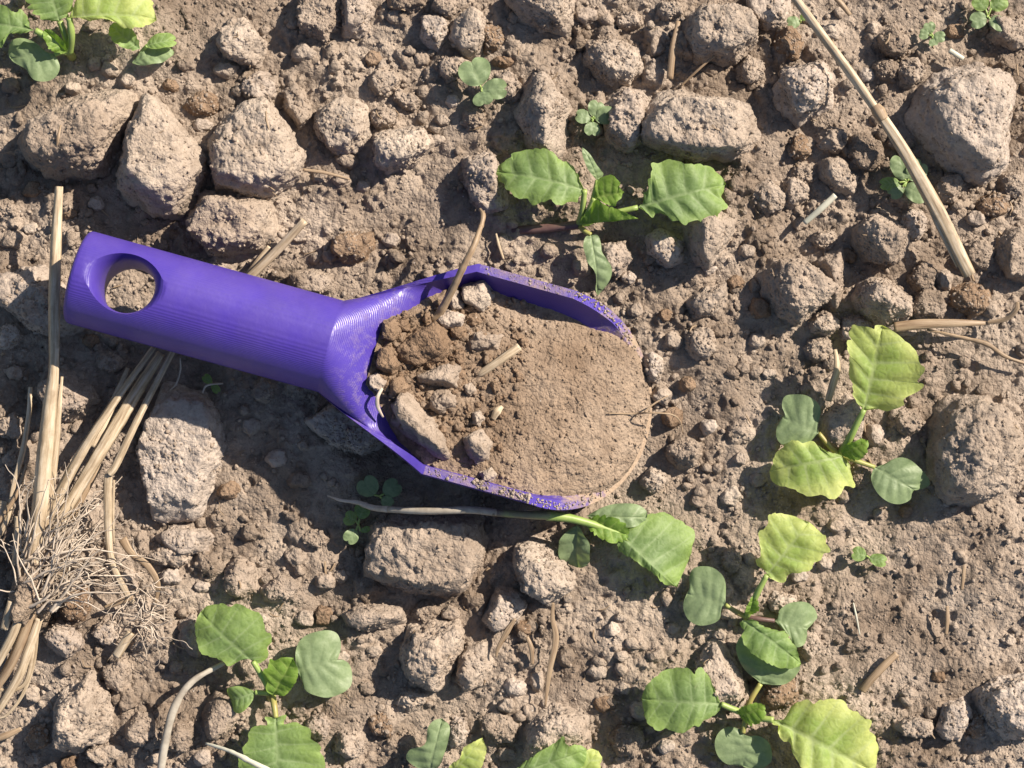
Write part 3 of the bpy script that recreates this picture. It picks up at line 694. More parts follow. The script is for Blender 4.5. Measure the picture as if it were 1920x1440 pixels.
# loose grains on the heap and on the scoop's rim
def on_heap(u, v):
    w = heap_w(u, v) + rat(HR, u, v); return SCW(u, v + sc_shift(u), w)
n1 = 1500
gu = rng.uniform(600, 1112, n1); gs = rng.uniform(-0.97, 0.97, n1) * np.where(gu < 730, 0.72, 1.0)
gv = np.where(gs > 0, gs * heap_edge(gu, 1), gs * heap_edge(gu, -1)); gr = np.clip(1.8 / rng.uniform(0.03, 1, n1) ** 0.5, 1.8, 7.5) * np.where(gu < 780, 1.3, np.where(gu > 880, .55, .85))
gp = on_heap(gu, gv)
n2 = 1500
ru = np.where(rng.uniform(0, 1, n2) < 0.72, rng.uniform(800, 985, n2), rng.uniform(725, 930, n2)); low = rng.uniform(0, 1, n2) < 0.80
ru = np.where(low, ru, rng.uniform(730, 925, n2))
ru = np.minimum(ru, 918 + 0 * ru)
rv = np.where(low, -1, 1) * (RA - TH / 2 + rng.uniform(-8, 8, n2)) + sc_shift(ru)
cl2 = pnoise(np.stack([ru / 22, rv / 30, np.zeros(n2)], 1)) + rng.uniform(-.25, .25, n2) > 0.02
ru, rv, low = ru[cl2], rv[cl2], low[cl2]; n2 = len(ru)
rp = SCW(ru, rv, np.full(n2, H0 + 0.5)); rr = np.clip(0.5 / rng.uniform(0.02, 1, n2) ** 0.6, 0.5, 3.4) * np.where(low, 1, 0.7)
n3 = 260                                                  # along the slanted mouth
tu = rng.uniform(U2, ULIP - 4, n3); tw = cut_w(tu); sg = np.where(rng.uniform(0, 1, n3) < .5, -1, 1)
tv = sg * ((RA - TH / 2) * np.sqrt(np.clip(1 - (np.minimum(tw, 0) / (RB - TH / 2)) ** 2, 0, 1)) + rng.uniform(-7, 7, n3)) + 18
tp = SCW(tu, tv, tw + 1.0); tr_ = rng.uniform(1.0, 2.6, n3)
rim = np.concatenate([rp, tp]); rmr = np.concatenate([rr, tr_])
rg = crumbs("rim_grains", rim[:, 0], rim[:, 1], rim[:, 2] + 0.2 * rmr, rmr, M_clod, 1, 9)
tag(rg, "pale soil grains clinging to the scoop's rim", "soil grains", kind="stuff")
ap = gp; ar = gr
n4 = 230                                                  # coarser dark crumbs towards the back of the load
bu = 590 + 260 * rng.uniform(0, 1, n4) ** 1.4; bs = rng.uniform(-0.8, 0.8, n4)
bv = np.where(bs > 0, bs * heap_edge(bu, 1), bs * heap_edge(bu, -1)); br = np.clip(3.6 / rng.uniform(0.05, 1, n4) ** 0.5, 3.6, 11)
bp_ = on_heap(bu, bv)
bk = crumbs("dark_crumbs", bp_[:, 0], bp_[:, 1], bp_[:, 2] + 0.25 * br, br, M_brown, 3, 12)
tag(bk, "dark brown crumbs strewn over the back of the scooped soil", "soil crumbs", kind="stuff")
gro = crumbs("soil_grains", ap[:, 0], ap[:, 1], ap[:, 2] + 0.2 * ar, ar, M_heap, 1, 8)
tag(gro, "loose soil grains strewn on the scooped heap", "soil grains", kind="stuff")

def inscoop(px, py):
    """surface height of the heap below a photo position"""
    z = 90.0
    for _ in range(6):
        p = W(px, py, z) - SC_O
        u, v = p @ _u / KZ, p @ _v / KZ
        z = float(SCW(np.array([u]), np.array([v]), np.array([float(heap_w(u, v - float(sc_shift(u))))]))[0, 2])
    return z
IN = [
 ([(742,640),(780,612),(820,608),(842,640),(832,672),(790,692),(748,672)], 46, M_brown, "dark brown lump at the back of the scooped soil"),
 ([(865,535),(895,525),(916,530),(926,560),(905,586),(870,572)], 52, M_clod, "upright pale clod by the twig in the scoop"),
 ([(812,600),(840,580),(868,592),(865,615),(835,622)], 34, M_grey, "half-buried grey clod under the twig's lower part in the scoop"),
 ([(872,640),(900,622),(938,632),(930,655),(890,662)], 26, M_clod, "flat pale clod beside the chopped straw in the scoop"),
 ([(780,705),(840,685),(864,690),(860,730),(820,727),(785,722)], 42, M_clod, "saddle-shaped pale clod in the middle of the scoop's back pile"),
 ([(803,745),(830,728),(855,740),(852,768),(825,778),(806,765)], 38, M_clod, "round pale clod just right of the longest clod in the scoop"),
 ([(735,770),(770,727),(797,740),(818,790),(860,835),(845,860),(812,856),(768,822),(738,800)], 62, M_clod, "longest pale clod in the scoop, lying along its lower wall"),
 ([(868,825),(900,808),(922,830),(916,860),(890,870),(870,846)], 44, M_clod, "rounded pale clod right of the longest clod's lower end in the scoop"),
 ([(900,885),(920,876),(932,892),(920,906),(902,902)], 24, M_clod, "smallest pale clod by the scoop's lower rim"),
 ([(718,600),(742,598),(752,620),(738,640),(718,632)], 34, M_brown, "small dark lump highest at the scoop's back wall"),
 ([(708,655),(735,650),(748,680),(735,705),(708,695)], 40, M_brown, "dark lump against the scoop's throat"),
 ([(693,705),(712,698),(722,718),(710,735),(694,726)], 26, M_grey, "smooth little lump farthest back in the scoop"),
 ([(725,715),(755,705),(768,725),(750,748),(726,742)], 36, M_brown, "dark crumb lump above the longest clod in the scoop"),
 ([(845,612),(862,606),(872,620),(862,636),(846,630)], 26, M_brown, "brown crumb beside the upright pale clod in the scoop"),
 ([(870,722),(884,716),(892,730),(882,742),(870,736)], 18, M_clod, "tiny pale clod right of the saddle-shaped one in the scoop"),
 ([(885,775),(900,770),(908,785),(898,800),(886,794)], 22, M_clod, "small pale clod in the centre of the scoop above the rounded one"),
 ([(845,540),(868,558),(870,580),(848,582),(838,560)], 30, M_grey, "shaded lump hidden left of the upright clod in the scoop"),
]
for j, (poly, h, mt, lab) in enumerate(IN):
    c = np.mean(poly, 0)
    o, *_r = clod_mesh("scooped_clod", poly, mt, z0=inscoop(*c) - 0.30 * h, h=h * 1.15, seed=700 + j, rough=1.25, sub=5)
    tag(o, lab, "soil clod", "soil clods lying in the scoop")

# ------------------------------------------------------------------ tubes
def catmull(P, n):
    P = np.asarray(P, float); Q = np.vstack([2 * P[0] - P[1], P, 2 * P[-1] - P[-2]])
    out = []
    m = len(P) - 1
    for i in range(m):
        p0, p1, p2, p3 = Q[i:i + 4]
        t = np.linspace(0, 1, n, endpoint=(i == m - 1))[:, None]
        out.append(0.5 * ((2 * p1) + (-p0 + p2) * t + (2 * p0 - 5 * p1 + 4 * p2 - p3) * t ** 2 + (-p0 + 3 * p1 - 3 * p2 + p3) * t ** 3))
    return np.concatenate(out)

def tube_geo(path, radii, sides=9, groove=0.0, seed=0, flat=1.0, wob=0.0, thin=1.0):
    r_ = np.random.default_rng(seed)
    P = np.asarray(path, float); n = len(P)
    R = np.interp(np.linspace(0, 1, n), np.linspace(0, 1, len(radii)), radii) * thin
    T = np.gradient(P, axis=0); T /= np.linalg.norm(T, axis=1)[:, None] + 1e-9
    up = np.array([0, 0, 1.0])
    B = np.cross(T, up); B /= np.linalg.norm(B, axis=1)[:, None] + 1e-9
    U = np.cross(B, T)
    th = np.arange(sides) * 2 * math.pi / sides
    gr = 1 + groove * r_.uniform(-1, 1, sides)
    V = []
    arc = np.concatenate([[0], np.cumsum(np.linalg.norm(np.diff(P, axis=0), axis=1))])
    if wob: R = R * (1 + wob * pnoise(np.stack([arc / 14, np.full(n, seed * 3.1), np.zeros(n)], 1)))
    V = P[:, None] + R[:, None, None] * gr[None, :, None] * (np.cos(th)[None, :, None] * B[:, None] + flat * np.sin(th)[None, :, None] * U[:, None])
    V = V.reshape(-1, 3)
    i, j = np.meshgrid(np.arange(n - 1), np.arange(sides), indexing='ij')
    F = np.stack([i * sides + j, i * sides + (j + 1) % sides, (i + 1) * sides + (j + 1) % sides, (i + 1) * sides + j], -1).reshape(-1, 4)
    c0, c1 = len(V), len(V) + 1
    V = np.vstack([V, P[0] , P[-1]])
    jj = np.arange(sides)
    capA = np.stack([np.full(sides, c0), (jj + 1) % sides, jj, jj], -1); capB = np.stack([np.full(sides, c1), (n - 1) * sides + jj, (n - 1) * sides + (jj + 1) % sides, (n - 1) * sides + (jj + 1) % sides], -1)
    A = np.stack([np.tile(th / 6.283, n) + seed * 1.37, np.repeat(arc, sides), np.zeros(n * sides)], 1); A = np.vstack([A, [[0, 0, 0], [0, arc[-1], 0]]])
    tri = np.vstack([np.stack([F[:, 0], F[:, 1], F[:, 2]], 1), np.stack([F[:, 0], F[:, 2], F[:, 3]], 1), capA[:, :3], capB[:, :3]])
    return V, tri, A

def tubes(name, geos, mat, smooth_=True):
    off = 0; Vs, Fs, As = [], [], []
    for V, F, A in geos:
        Vs.append(V); Fs.append(F + off); As.append(A); off += len(V)
    o = mesh_np(name, np.concatenate(Vs), np.concatenate(Fs), mat, None, smooth_)
    at = o.data.attributes.new("along", 'FLOAT_VECTOR', 'POINT'); at.data.foreach_set("vector", np.concatenate(As).astype(np.float32).ravel())
    return o

def tube(name, pts, radii, mat, root=None, sides=9, groove=0.0, seed=0, flat=1.0, n=10, wob=0.0, lift=None, thin=1.0):
    """pts: (photo x, photo y, height above ground)"""
    P = np.array([W(*p) for p in pts])
    o = tubes(name, [tube_geo(catmull(P, n), radii, sides, groove, seed, flat, wob, thin)], mat)
    if root is not None: put(o, root)
    return o

def gpts(L, dz=6):
    return [(x, y, gzl(x, y) + dz + (r[0] if r else 0)) for x, y, *r in L]

# ------------------------------------------------------------------ leaves
COTY = [(0, 0), (0.00, .10), (0.06, .26), (0.18, .43), (0.38, .56), (0.60, .61), (0.82, .55), (0.97, .38), (1.01, .21), (0.975, .10), (0.925, .03), (0.90, 0)]
OVAL = [(0, 0), (0.04, .10), (0.15, .25), (0.35, .40), (0.58, .44), (0.80, .36), (0.94, .20), (1.0, 0)]
TRUE = [(0, .012), (0.035, .10), (0.085, .055), (0.13, .20), (0.22, .34), (0.36, .43), (0.54, .46), (0.72, .40), (0.87, .25), (0.96, .10), (1.0, 0)]
BROAD = [(0, .012), (0.03, .10), (0.07, .22), (0.14, .36), (0.28, .49), (0.48, .55), (0.68, .52), (0.85, .38), (0.96, .18), (1.0, 0)]
def leaf(root, B, T, shape, width, mat, teeth=0, tamp=0.022, bend=0.12, cup=0.0, fold=0.0, roll=0.0, side=0.0, quilt=0.013, wave=0.028, seed=0, name="leaf", curl=0.0, wl=1.0, wr=1.0):
    """B base, T tip (photo x, y, height); width scales the outline sideways"""
    r_ = np.random.default_rng(seed + 77)
    b, t = W(*B), W(*T)
    ax = t - b; L = np.linalg.norm(ax); ax /= L
    lat = np.cross([0, 0, 1.0], ax); lat /= np.linalg.norm(lat)
    nrm = np.cross(ax, lat)
    cr, sr = math.cos(math.radians(roll)), math.sin(math.radians(roll))
    lat, nrm = lat * cr + nrm * sr, nrm * cr - lat * sr
    Nn, M = (150, 14) if L > 85 else (64, 9)
    tt = np.linspace(0, 1, Nn)
    Vs, vein, marg, Fs = [], [], [], []
    nv = 5.0
    for sgn, ws in ((1, wl), (-1, wr)):
        shp = (shape[0] if sgn > 0 else shape[1]) if isinstance(shape, tuple) else shape
        out = catmull(np.array([(x, y * width * ws, 0) for x, y in shp]), 4 if isinstance(shape, tuple) else 12)[:, :2]
        seg = np.concatenate([[0], np.cumsum(np.linalg.norm(np.diff(out, axis=0), axis=1))]); seg /= seg[-1]
        O = np.stack([np.interp(tt, seg, out[:, 0]), np.interp(tt, seg, out[:, 1])], 1)
        if teeth:
            g = np.gradient(O, axis=0); g /= np.linalg.norm(g, axis=1)[:, None] + 1e-9
            nr = np.stack([-g[:, 1], g[:, 0]], 1)
            ph = tt * teeth + 0.9 * pnoise(np.stack([tt * 5, np.full(Nn, seed + sgn * .5), np.zeros(Nn)], 1))
            fr = ph - np.floor(ph)
            saw = np.where(fr < .68, (fr / .68) ** 0.55, 1 - (fr - .68) / .32)
            irr = 0.35 + 1.5 * (0.5 + 0.7 * pnoise(np.stack([np.floor(ph) * 1.7, np.full(Nn, seed * 1.3), np.full(Nn, sgn + 2.5)], 1)))
            O = O + nr * ((saw - 0.5) * irr * tamp * smooth(0.03, 0.12, tt) * (1 - smooth(0.84, .97, tt)))[:, None] + (g * (saw * tamp * 0.4 * smooth(.05, .15, tt) * (1 - smooth(.84, .97, tt)))[:, None])
        O[:, 1] = np.maximum(O[:, 1], 0)
        xm = np.clip(tt ** 1.35 * shp[-1][0], 0, None)
        jf = np.linspace(0, 1, M)
        X = xm[:, None] + (O[:, 0] - xm)[:, None] * jf[None]; Y = O[:, 1:2] * jf[None]
        vph = tt * nv * 1.15 + 0.25 + (0.18 if sgn > 0 else 0)
        vd = np.abs(vph - np.round(vph))[:, None] / nv
        hw = np.maximum(O[:, 1:2], 0.02)
        vlat = np.exp(-((vd * (0.35 + jf[None])) / (0.0085 if Nn > 100 else .014)) ** 2) * (1 - 0.45 * jf[None]) * (jf[None] > 0.02)
        vmid = np.exp(-((Y / (0.012 * (1.2 - tt[:, None]))) ** 2))
        ve = np.maximum(vlat * 0.75, vmid * (1 - tt[:, None]) ** 0.6)
        Z = bend * 4 * X * (1 - X) - curl * np.clip(X - 0.55, 0, 1) ** 2 * 4
        Z = Z + cup * Y ** 2 * 4 + fold * np.abs(Y)
        Z = Z + quilt * (1 - np.exp(-(vd / 0.055) ** 2)) * np.sin(math.pi * np.clip(jf, 0, 1) ** 0.8)[None] * (hw > .08) * 1.4
        Z = Z - 0.010 * vmid
        nzv = pnoise(np.stack([(X * 3.2).ravel() + seed * 2.7, (sgn * Y * 3.2).ravel() + 9, np.full(X.size, seed * .9)], 1)).reshape(X.shape)
        Z = Z + wave * nzv * 1.6 + wave * 1.2 * np.sin(tt * 17 + seed + sgn)[:, None] * jf[None] ** 3
        Yc = Y + side * 4 * X * (1 - X) * sgn
        P = b + L * (X[..., None] * ax + (sgn * Yc)[..., None] * lat + Z[..., None] * nrm)
        base = sum(len(v) for v in Vs)
        Vs.append(P.reshape(-1, 3)); vein.append(ve.ravel()); marg.append(np.broadcast_to(np.maximum(jf[None] ** 2, 0.9 * smooth(.5, 1, X)), X.shape).ravel())
        ii = np.arange(Nn * M).reshape(Nn, M) + base
        q = np.stack([ii[:-1, :-1], ii[1:, :-1], ii[1:, 1:], ii[:-1, 1:]], -1).reshape(-1, 4)
        Fs.append(q if sgn < 0 else q[:, ::-1])
    V = np.concatenate(Vs)
    F = np.concatenate(Fs)
    # weld the two halves along the midrib
    n0 = Nn * M; mp = np.arange(len(V)); mp[n0 + np.arange(Nn) * M] = np.arange(Nn) * M
    F = mp[F]
    o = mesh_np(name, V, F, mat)
    for nm, dat in (("vein", vein), ("margin", marg)):
        at = o.data.attributes.new(nm, 'FLOAT', 'POINT'); at.data.foreach_set("value", np.concatenate(dat).astype(np.float32))
    put(o, root)
    return o

def petiole(lf, pts, radii, mat=None):
    """stalk of a leaf, a sub-part of it"""
    P = np.array([W(*p) for p in pts])
    o = tubes("petiole", [tube_geo(catmull(P, 8), radii, 8)], mat or M_stem)
    o.parent = lf; o.matrix_parent_inverse = (lf.matrix_parent_inverse.copy() if False else Matrix.Identity(4))
    # leaf meshes hold field coordinates, so the petiole shares the leaf's own space
    return o

def seedling(label, px, py, group="brassica seedlings"):
    e = empty("seedling", W(px, py, gzl(px, py)))
    tag(e, label, "seedling", group); return e
G0 = 4
def stem(root, pts, radii, mat=None): return tube("stem", pts, radii, mat or M_stemy, root, sides=9)

def tleaf(root, B, T, A1, A2, mat, name="leaf", **kw):
    if name == 'leaf' and 'teeth' not in kw: kw.update(teeth=11, tamp=.013)
    """leaf whose two margins (base to tip, photo positions) are given"""
    zm = (B[2] + T[2]) / 2
    b, t = W(*B), W(*T); ax = (t - b)[:2]; L2 = ax @ ax
    pe = np.array([-ax[1], ax[0]])
    def loc(P):
        out = [(0.0, 0.0)]
        for x, y in P:
            q = W(x, y, zm)[:2] - b[:2]; out.append((q @ ax / L2, q @ pe / L2))
        out.append((1.0, 0.0)); return np.array(out)
    a, c = loc(A1), loc(A2)
    if a[:, 1].mean() < c[:, 1].mean(): a, c = c, a
    c[:, 1] *= -1
    return leaf(root, B, T, (a.tolist(), c.tolist()), 1.0, mat, name=name, **kw)

# --- central seedling
r = seedling("leafy seedling with a purple stem, just above the scoop's bowl", 960, 432)
stem(r, [(960, 433, 2), (1000, 430, 14), (1045, 426, 24), (1086, 421, 36)], [9, 9, 8, 9], M_purple)
l = tleaf(r, (1096, 356, 84), (925, 321, 62), [(1089,345),(1085,335),(1079,322),(1072,311),(1062,305),(1055,306),(1045,297),(1032,287),(1017,284),(995,282),(977,284),(961,289),(959,296),(940,307),(930,315)], [(1094,362),(1085,372),(1082,380),(1070,379),(1060,385),(1047,390),(1040,385),(1035,380),(1017,384),(1002,387),(995,380),(987,376),(970,376),(962,365),(952,359),(945,345),(932,334)], M_leaf, bend=.10, roll=6, seed=1)
petiole(l, [(1086, 420, 38), (1092, 395, 62), (1096, 356, 84)], [7, 6, 5])
l = tleaf(r, (1196, 389, 72), (1359, 347, 60), [(1200,385),(1207,382),(1211,376),(1205,362),(1211,361),(1215,352),(1212,341),(1219,337),(1217,327),(1221,321),(1220,309),(1235,307),(1255,301),(1275,309),(1290,312),(1310,310),(1332,312),(1347,325),(1357,337)], [(1199,391),(1210,400),(1222,410),(1227,402),(1236,401),(1250,407),(1256,417),(1267,417),(1280,426),(1290,420),(1305,415),(1315,419),(1330,412),(1342,414),(1344,402),(1361,392),(1360,382),(1351,370),(1357,360)], M_leaf, bend=.12, roll=-3, seed=2, quilt=.02)
petiole(l, [(1088, 418, 40), (1130, 404, 62), (1196, 389, 72)], [6, 5, 5])
l = tleaf(r, (1120, 338, 78), (1092, 276, 104), [(1112,330),(1102,319),(1094,305),(1090,287)], [(1126,335),(1132,327),(1125,319),(1115,307),(1107,295),(1100,285)], M_coty, bend=.1, roll=15, seed=3, name="cotyledon", wave=.01)
petiole(l, [(1089, 416, 42), (1108, 385, 66), (1120, 338, 78)], [6, 5, 4])
l = tleaf(r, (1114, 372, 82), (1171, 360, 94), [(1120,347),(1125,337),(1137,332),(1150,330),(1160,340),(1164,344),(1162,351)], [(1125,375),(1137,382),(1155,387),(1157,380),(1165,372),(1167,365)], M_bud, bend=.05, fold=.35, seed=4)
petiole(l, [(1090, 417, 42), (1102, 398, 66), (1114, 372, 82)], [5, 5, 4])
l = tleaf(r, (1086, 421, 58), (1196, 410, 80), [(1090,410),(1112,387),(1117,377),(1127,372),(1137,382),(1155,390),(1170,396),(1185,405)], [(1100,424),(1117,416),(1137,411),(1162,410),(1187,411)], M_bud, bend=.05, fold=.5, roll=10, seed=5)
l = tleaf(r, (1108, 440, 52), (1121, 556, 30), [(1097,445),(1092,460),(1096,477),(1100,492),(1112,507),(1116,527),(1116,542)], [(1120,442),(1126,457),(1127,472),(1135,485),(1144,500),(1145,515),(1137,532),(1127,547)], M_coty, bend=.1, roll=-8, seed=6, name="cotyledon", wave=.015)
petiole(l, [(1087, 424, 38), (1096, 433, 48), (1108, 440, 52)], [5, 5, 4], M_stemy)

# --- yellowish seedling on the right
r = seedling("yellowish seedling with a large pale upright leaf, right of the scoop", 1577, 852)
stem(r, [(1585, 868, -4), (1580, 858, 18), (1576, 850, 36)], [7, 7, 7])
l = tleaf(r, (1620, 768, 98), (1655, 610, 116), [(1613,760),(1602,743),(1600,720),(1592,703),(1595,680),(1588,643),(1595,637),(1592,627),(1598,610),(1610,613),(1623,612),(1637,617),(1640,610)], [(1627,770),(1647,767),(1663,770),(1693,758),(1693,747),(1717,733),(1728,723),(1727,717),(1717,712),(1728,697),(1730,687),(1723,680),(1718,673),(1717,660),(1707,650),(1697,640),(1685,630),(1675,623),(1667,617)], M_leafy, bend=.05, roll=-8, seed=11, cup=.03)
petiole(l, [(1577, 850, 40), (1594, 820, 76), (1620, 768, 98)], [8, 7, 5])
l = tleaf(r, (1580, 856, 58), (1443, 883, 44), [(1570,850),(1553,848),(1537,840),(1523,828),(1507,832),(1487,827),(1467,840),(1452,857),(1450,870)], [(1590,867),(1593,877),(1595,890),(1602,907),(1598,913),(1582,910),(1577,923),(1563,935),(1553,935),(1543,928),(1513,930),(1487,917),(1460,910),(1447,900)], M_leafy, bend=.16, roll=6, seed=12, curl=.05)
l = tleaf(r, (1535, 812, 50), (1467, 783, 38), [(1532,800),(1538,773),(1533,757),(1513,743),(1493,740),(1473,743),(1467,760),(1472,777)], [(1523,823),(1510,833),(1480,830),(1467,833),(1457,820),(1457,803),(1463,790)], M_coty, bend=.08, seed=13, name="cotyledon")
petiole(l, [(1575, 852, 38), (1560, 842, 46), (1535, 812, 50)], [5, 5, 4], M_stemy)
l = tleaf(r, (1640, 876, 44), (1714, 919, 38), [(1657,870),(1673,860),(1690,857),(1710,865),(1727,880),(1743,897),(1748,910),(1737,917)], [(1635,883),(1633,900),(1643,923),(1663,940),(1687,945),(1707,937),(1710,927)], M_coty, bend=.10, seed=14, name="cotyledon")
petiole(l, [(1577, 854, 38), (1605, 864, 46), (1640, 876, 44)], [5, 5, 4], M_stemy)
l = leaf(r, (1578, 850, 56), (1627, 826, 84), OVAL, .75, M_bud, teeth=7, tamp=.05, fold=.6, roll=15, seed=15, bend=.1)

# --- lower right seedling
r = seedling("seedling with a pale serrated leaf above and round cotyledons, lower right", 1402, 1158)
stem(r, [(1404, 1172, -4), (1403, 1165, 16), (1400, 1156, 34)], [7, 7, 7])
l = tleaf(r, (1438, 1078, 92), (1517, 979, 96), [(1435,1070),(1420,1060),(1418,1050),(1427,1043),(1425,1023),(1423,997),(1433,993),(1440,980),(1443,965),(1467,963),(1493,970)], [(1443,1083),(1457,1090),(1472,1092),(1477,1077),(1497,1073),(1520,1067),(1523,1057),(1540,1047),(1543,1037),(1555,1032),(1548,1017),(1547,1005),(1537,998),(1527,987)], M_leafy, bend=.06, roll=-6, seed=21)
petiole(l, [(1400, 1155, 38), (1416, 1120, 76), (1438, 1078, 92)], [7, 6, 5])
l = tleaf(r, (1360, 1134, 44), (1288, 1113, 34), [(1360,1120),(1360,1093),(1353,1077),(1337,1065),(1317,1062),(1300,1067),(1293,1083),(1293,1103)], [(1350,1140),(1350,1157),(1337,1168),(1313,1172),(1293,1163),(1283,1147),(1282,1130)], M_coty, bend=.08, seed=22, name="cotyledon")
petiole(l, [(1400, 1157, 36), (1382, 1148, 44), (1360, 1134, 44)], [5, 5, 4], M_stemy)
l = tleaf(r, (1452, 1164, 40), (1515, 1178, 32), [(1460,1157),(1460,1143),(1480,1130),(1507,1128),(1527,1140),(1535,1157),(1528,1167)], [(1460,1173),(1477,1190),(1487,1207),(1493,1213),(1510,1207),(1515,1193),(1513,1183)], M_coty, bend=.1, seed=23, name="cotyledon")
petiole(l, [(1401, 1158, 36), (1425, 1161, 42), (1452, 1164, 40)], [5, 5, 4], M_purple)
l = tleaf(r, (1393, 1163, 56), (1502, 1244, 66), [(1413,1163),(1427,1173),(1453,1182),(1470,1185),(1480,1200),(1490,1213),(1495,1227)], [(1388,1170),(1395,1183),(1390,1193),(1395,1210),(1403,1217),(1410,1227),(1427,1237),(1437,1243),(1457,1250),(1480,1253),(1497,1248)], M_leaf, bend=.14, seed=24, roll=-6)
l = leaf(r, (1402, 1152, 54), (1412, 1118, 80), OVAL, .6, M_bud, teeth=6, tamp=.06, fold=.6, roll=15, seed=25)

# --- bottom right seedling
r = seedling("large seedling with two broad toothed leaves in the bottom right corner", 1400, 1342)
stem(r, [(1402, 1352, -4), (1401, 1346, 16), (1398, 1338, 36)], [8, 8, 7])
l = tleaf(r, (1426, 1282, 46), (1430, 1195, 36), [(1417,1273),(1397,1257),(1383,1233),(1380,1213),(1387,1197),(1398,1188),(1415,1188)], [(1440,1283),(1467,1283),(1483,1275),(1493,1263),(1498,1250),(1487,1227),(1460,1200)], M_coty, bend=.1, seed=31, name="cotyledon")
petiole(l, [(1398, 1338, 36), (1408, 1312, 46), (1426, 1282, 46)], [6, 5, 5], M_stemy)
l = tleaf(r, (1352, 1320, 72), (1203, 1310, 60), [(1345,1305),(1338,1290),(1330,1270),(1318,1255),(1310,1250),(1302,1262),(1290,1253),(1270,1252),(1250,1257),(1228,1270),(1210,1290)], [(1350,1327),(1345,1335),(1330,1345),(1318,1350),(1310,1360),(1300,1358),(1285,1370),(1270,1372),(1250,1365),(1235,1368),(1215,1355),(1208,1335)], M_leaf, bend=.10, seed=32, roll=4)
petiole(l, [(1398, 1338, 40), (1380, 1332, 62), (1352, 1320, 72)], [6, 6, 5])
l = tleaf(r, (1450, 1350, 74), (1640, 1447, 64), [(1477,1347),(1480,1330),(1493,1317),(1510,1310),(1520,1317),(1537,1310),(1570,1310),(1582,1317),(1587,1328),(1603,1333),(1610,1343),(1630,1350),(1627,1367),(1638,1380),(1647,1400),(1645,1420)], [(1447,1357),(1460,1360),(1457,1375),(1467,1387),(1480,1393),(1483,1410),(1493,1427),(1500,1440),(1530,1470),(1580,1480),(1620,1470)], M_leafy, bend=.10, seed=33, roll=-5, quilt=.02)
petiole(l, [(1400, 1341, 40), (1420, 1346, 62), (1450, 1350, 74)], [6, 6, 6])
l = tleaf(r, (1393, 1374, 40), (1393, 1437, 30), [(1387,1367),(1367,1363),(1347,1373),(1340,1393),(1347,1417),(1367,1434)], [(1400,1380),(1420,1378),(1437,1387),(1445,1403),(1445,1427),(1425,1445)], M_coty, bend=.08, seed=34, name="cotyledon")
petiole(l, [(1399, 1342, 36), (1396, 1356, 42), (1393, 1374, 40)], [6, 5, 5], M_stemy)
l = leaf(r, (1386, 1342, 58), (1434, 1322, 84), OVAL, .85, M_bud, teeth=7, tamp=.06, fold=.5, roll=10, seed=35)

# --- lower left seedling
r = seedling("green seedling with twin-lobed cotyledon beside the bent pale stem, lower left", 508, 1300)
stem(r, [(506, 1312, -4), (507, 1306, 16), (510, 1298, 36)], [8, 8, 7])
l = tleaf(r, (474, 1240, 72), (377, 1147, 56), [(487,1243),(503,1227),(502,1213),(512,1200),(510,1187),(500,1180),(497,1160),(487,1147),(473,1143),(463,1135),(447,1132),(437,1137),(420,1132),(400,1135),(387,1137)], [(460,1232),(447,1240),(430,1247),(420,1237),(400,1230),(383,1223),(377,1213),(367,1193),(365,1177),(370,1160)], M_leaf, bend=.12, seed=41, roll=-4)
petiole(l, [(508, 1298, 40), (494, 1272, 62), (474, 1240, 72)], [7, 6, 5], M_stem)
l = tleaf(r, (556, 1258, 50), (633, 1236, 42), [(555,1240),(555,1220),(563,1200),(583,1187),(610,1182),(630,1188),(638,1203),(638,1220)], [(567,1277),(573,1293),(593,1303),(617,1307),(640,1300),(657,1287),(660,1268),(655,1248),(643,1238)], M_coty, bend=.08, seed=42, name="cotyledon")
petiole(l, [(512, 1296, 38), (532, 1278, 48), (556, 1258, 50)], [6, 5, 5])
l = tleaf(r, (512, 1304, 60), (550, 1235, 84), [(500,1290),(503,1277),(498,1253),(507,1247),(510,1233),(520,1235),(533,1228)], [(527,1303),(540,1297),(557,1273),(560,1260),(558,1243)], M_bud, bend=.05, fold=.25, seed=43)
l = leaf(r, (478, 1298, 52), (428, 1314, 34), OVAL, 1.0, M_leaf, bend=.2, cup=.25, curl=.2, seed=44, name="cotyledon")
petiole(l, [(508, 1300, 38), (492, 1299, 50), (478, 1298, 52)], [6, 5, 5])
l = tleaf(r, (517, 1346, 66), (525, 1485, 52), [(510,1343),(498,1343),(503,1357),(480,1360),(467,1373),(467,1387),(457,1397),(460,1410),(450,1417),(450,1440),(465,1465)], [(530,1340),(538,1340),(533,1357),(557,1352),(567,1357),(583,1363),(585,1380),(603,1397),(600,1407),(610,1423),(607,1440),(590,1465)], M_leaf, bend=.1, seed=45)
petiole(l, [(510, 1302, 40), (514, 1322, 60), (517, 1346, 66)], [7, 6, 5], M_stemy)

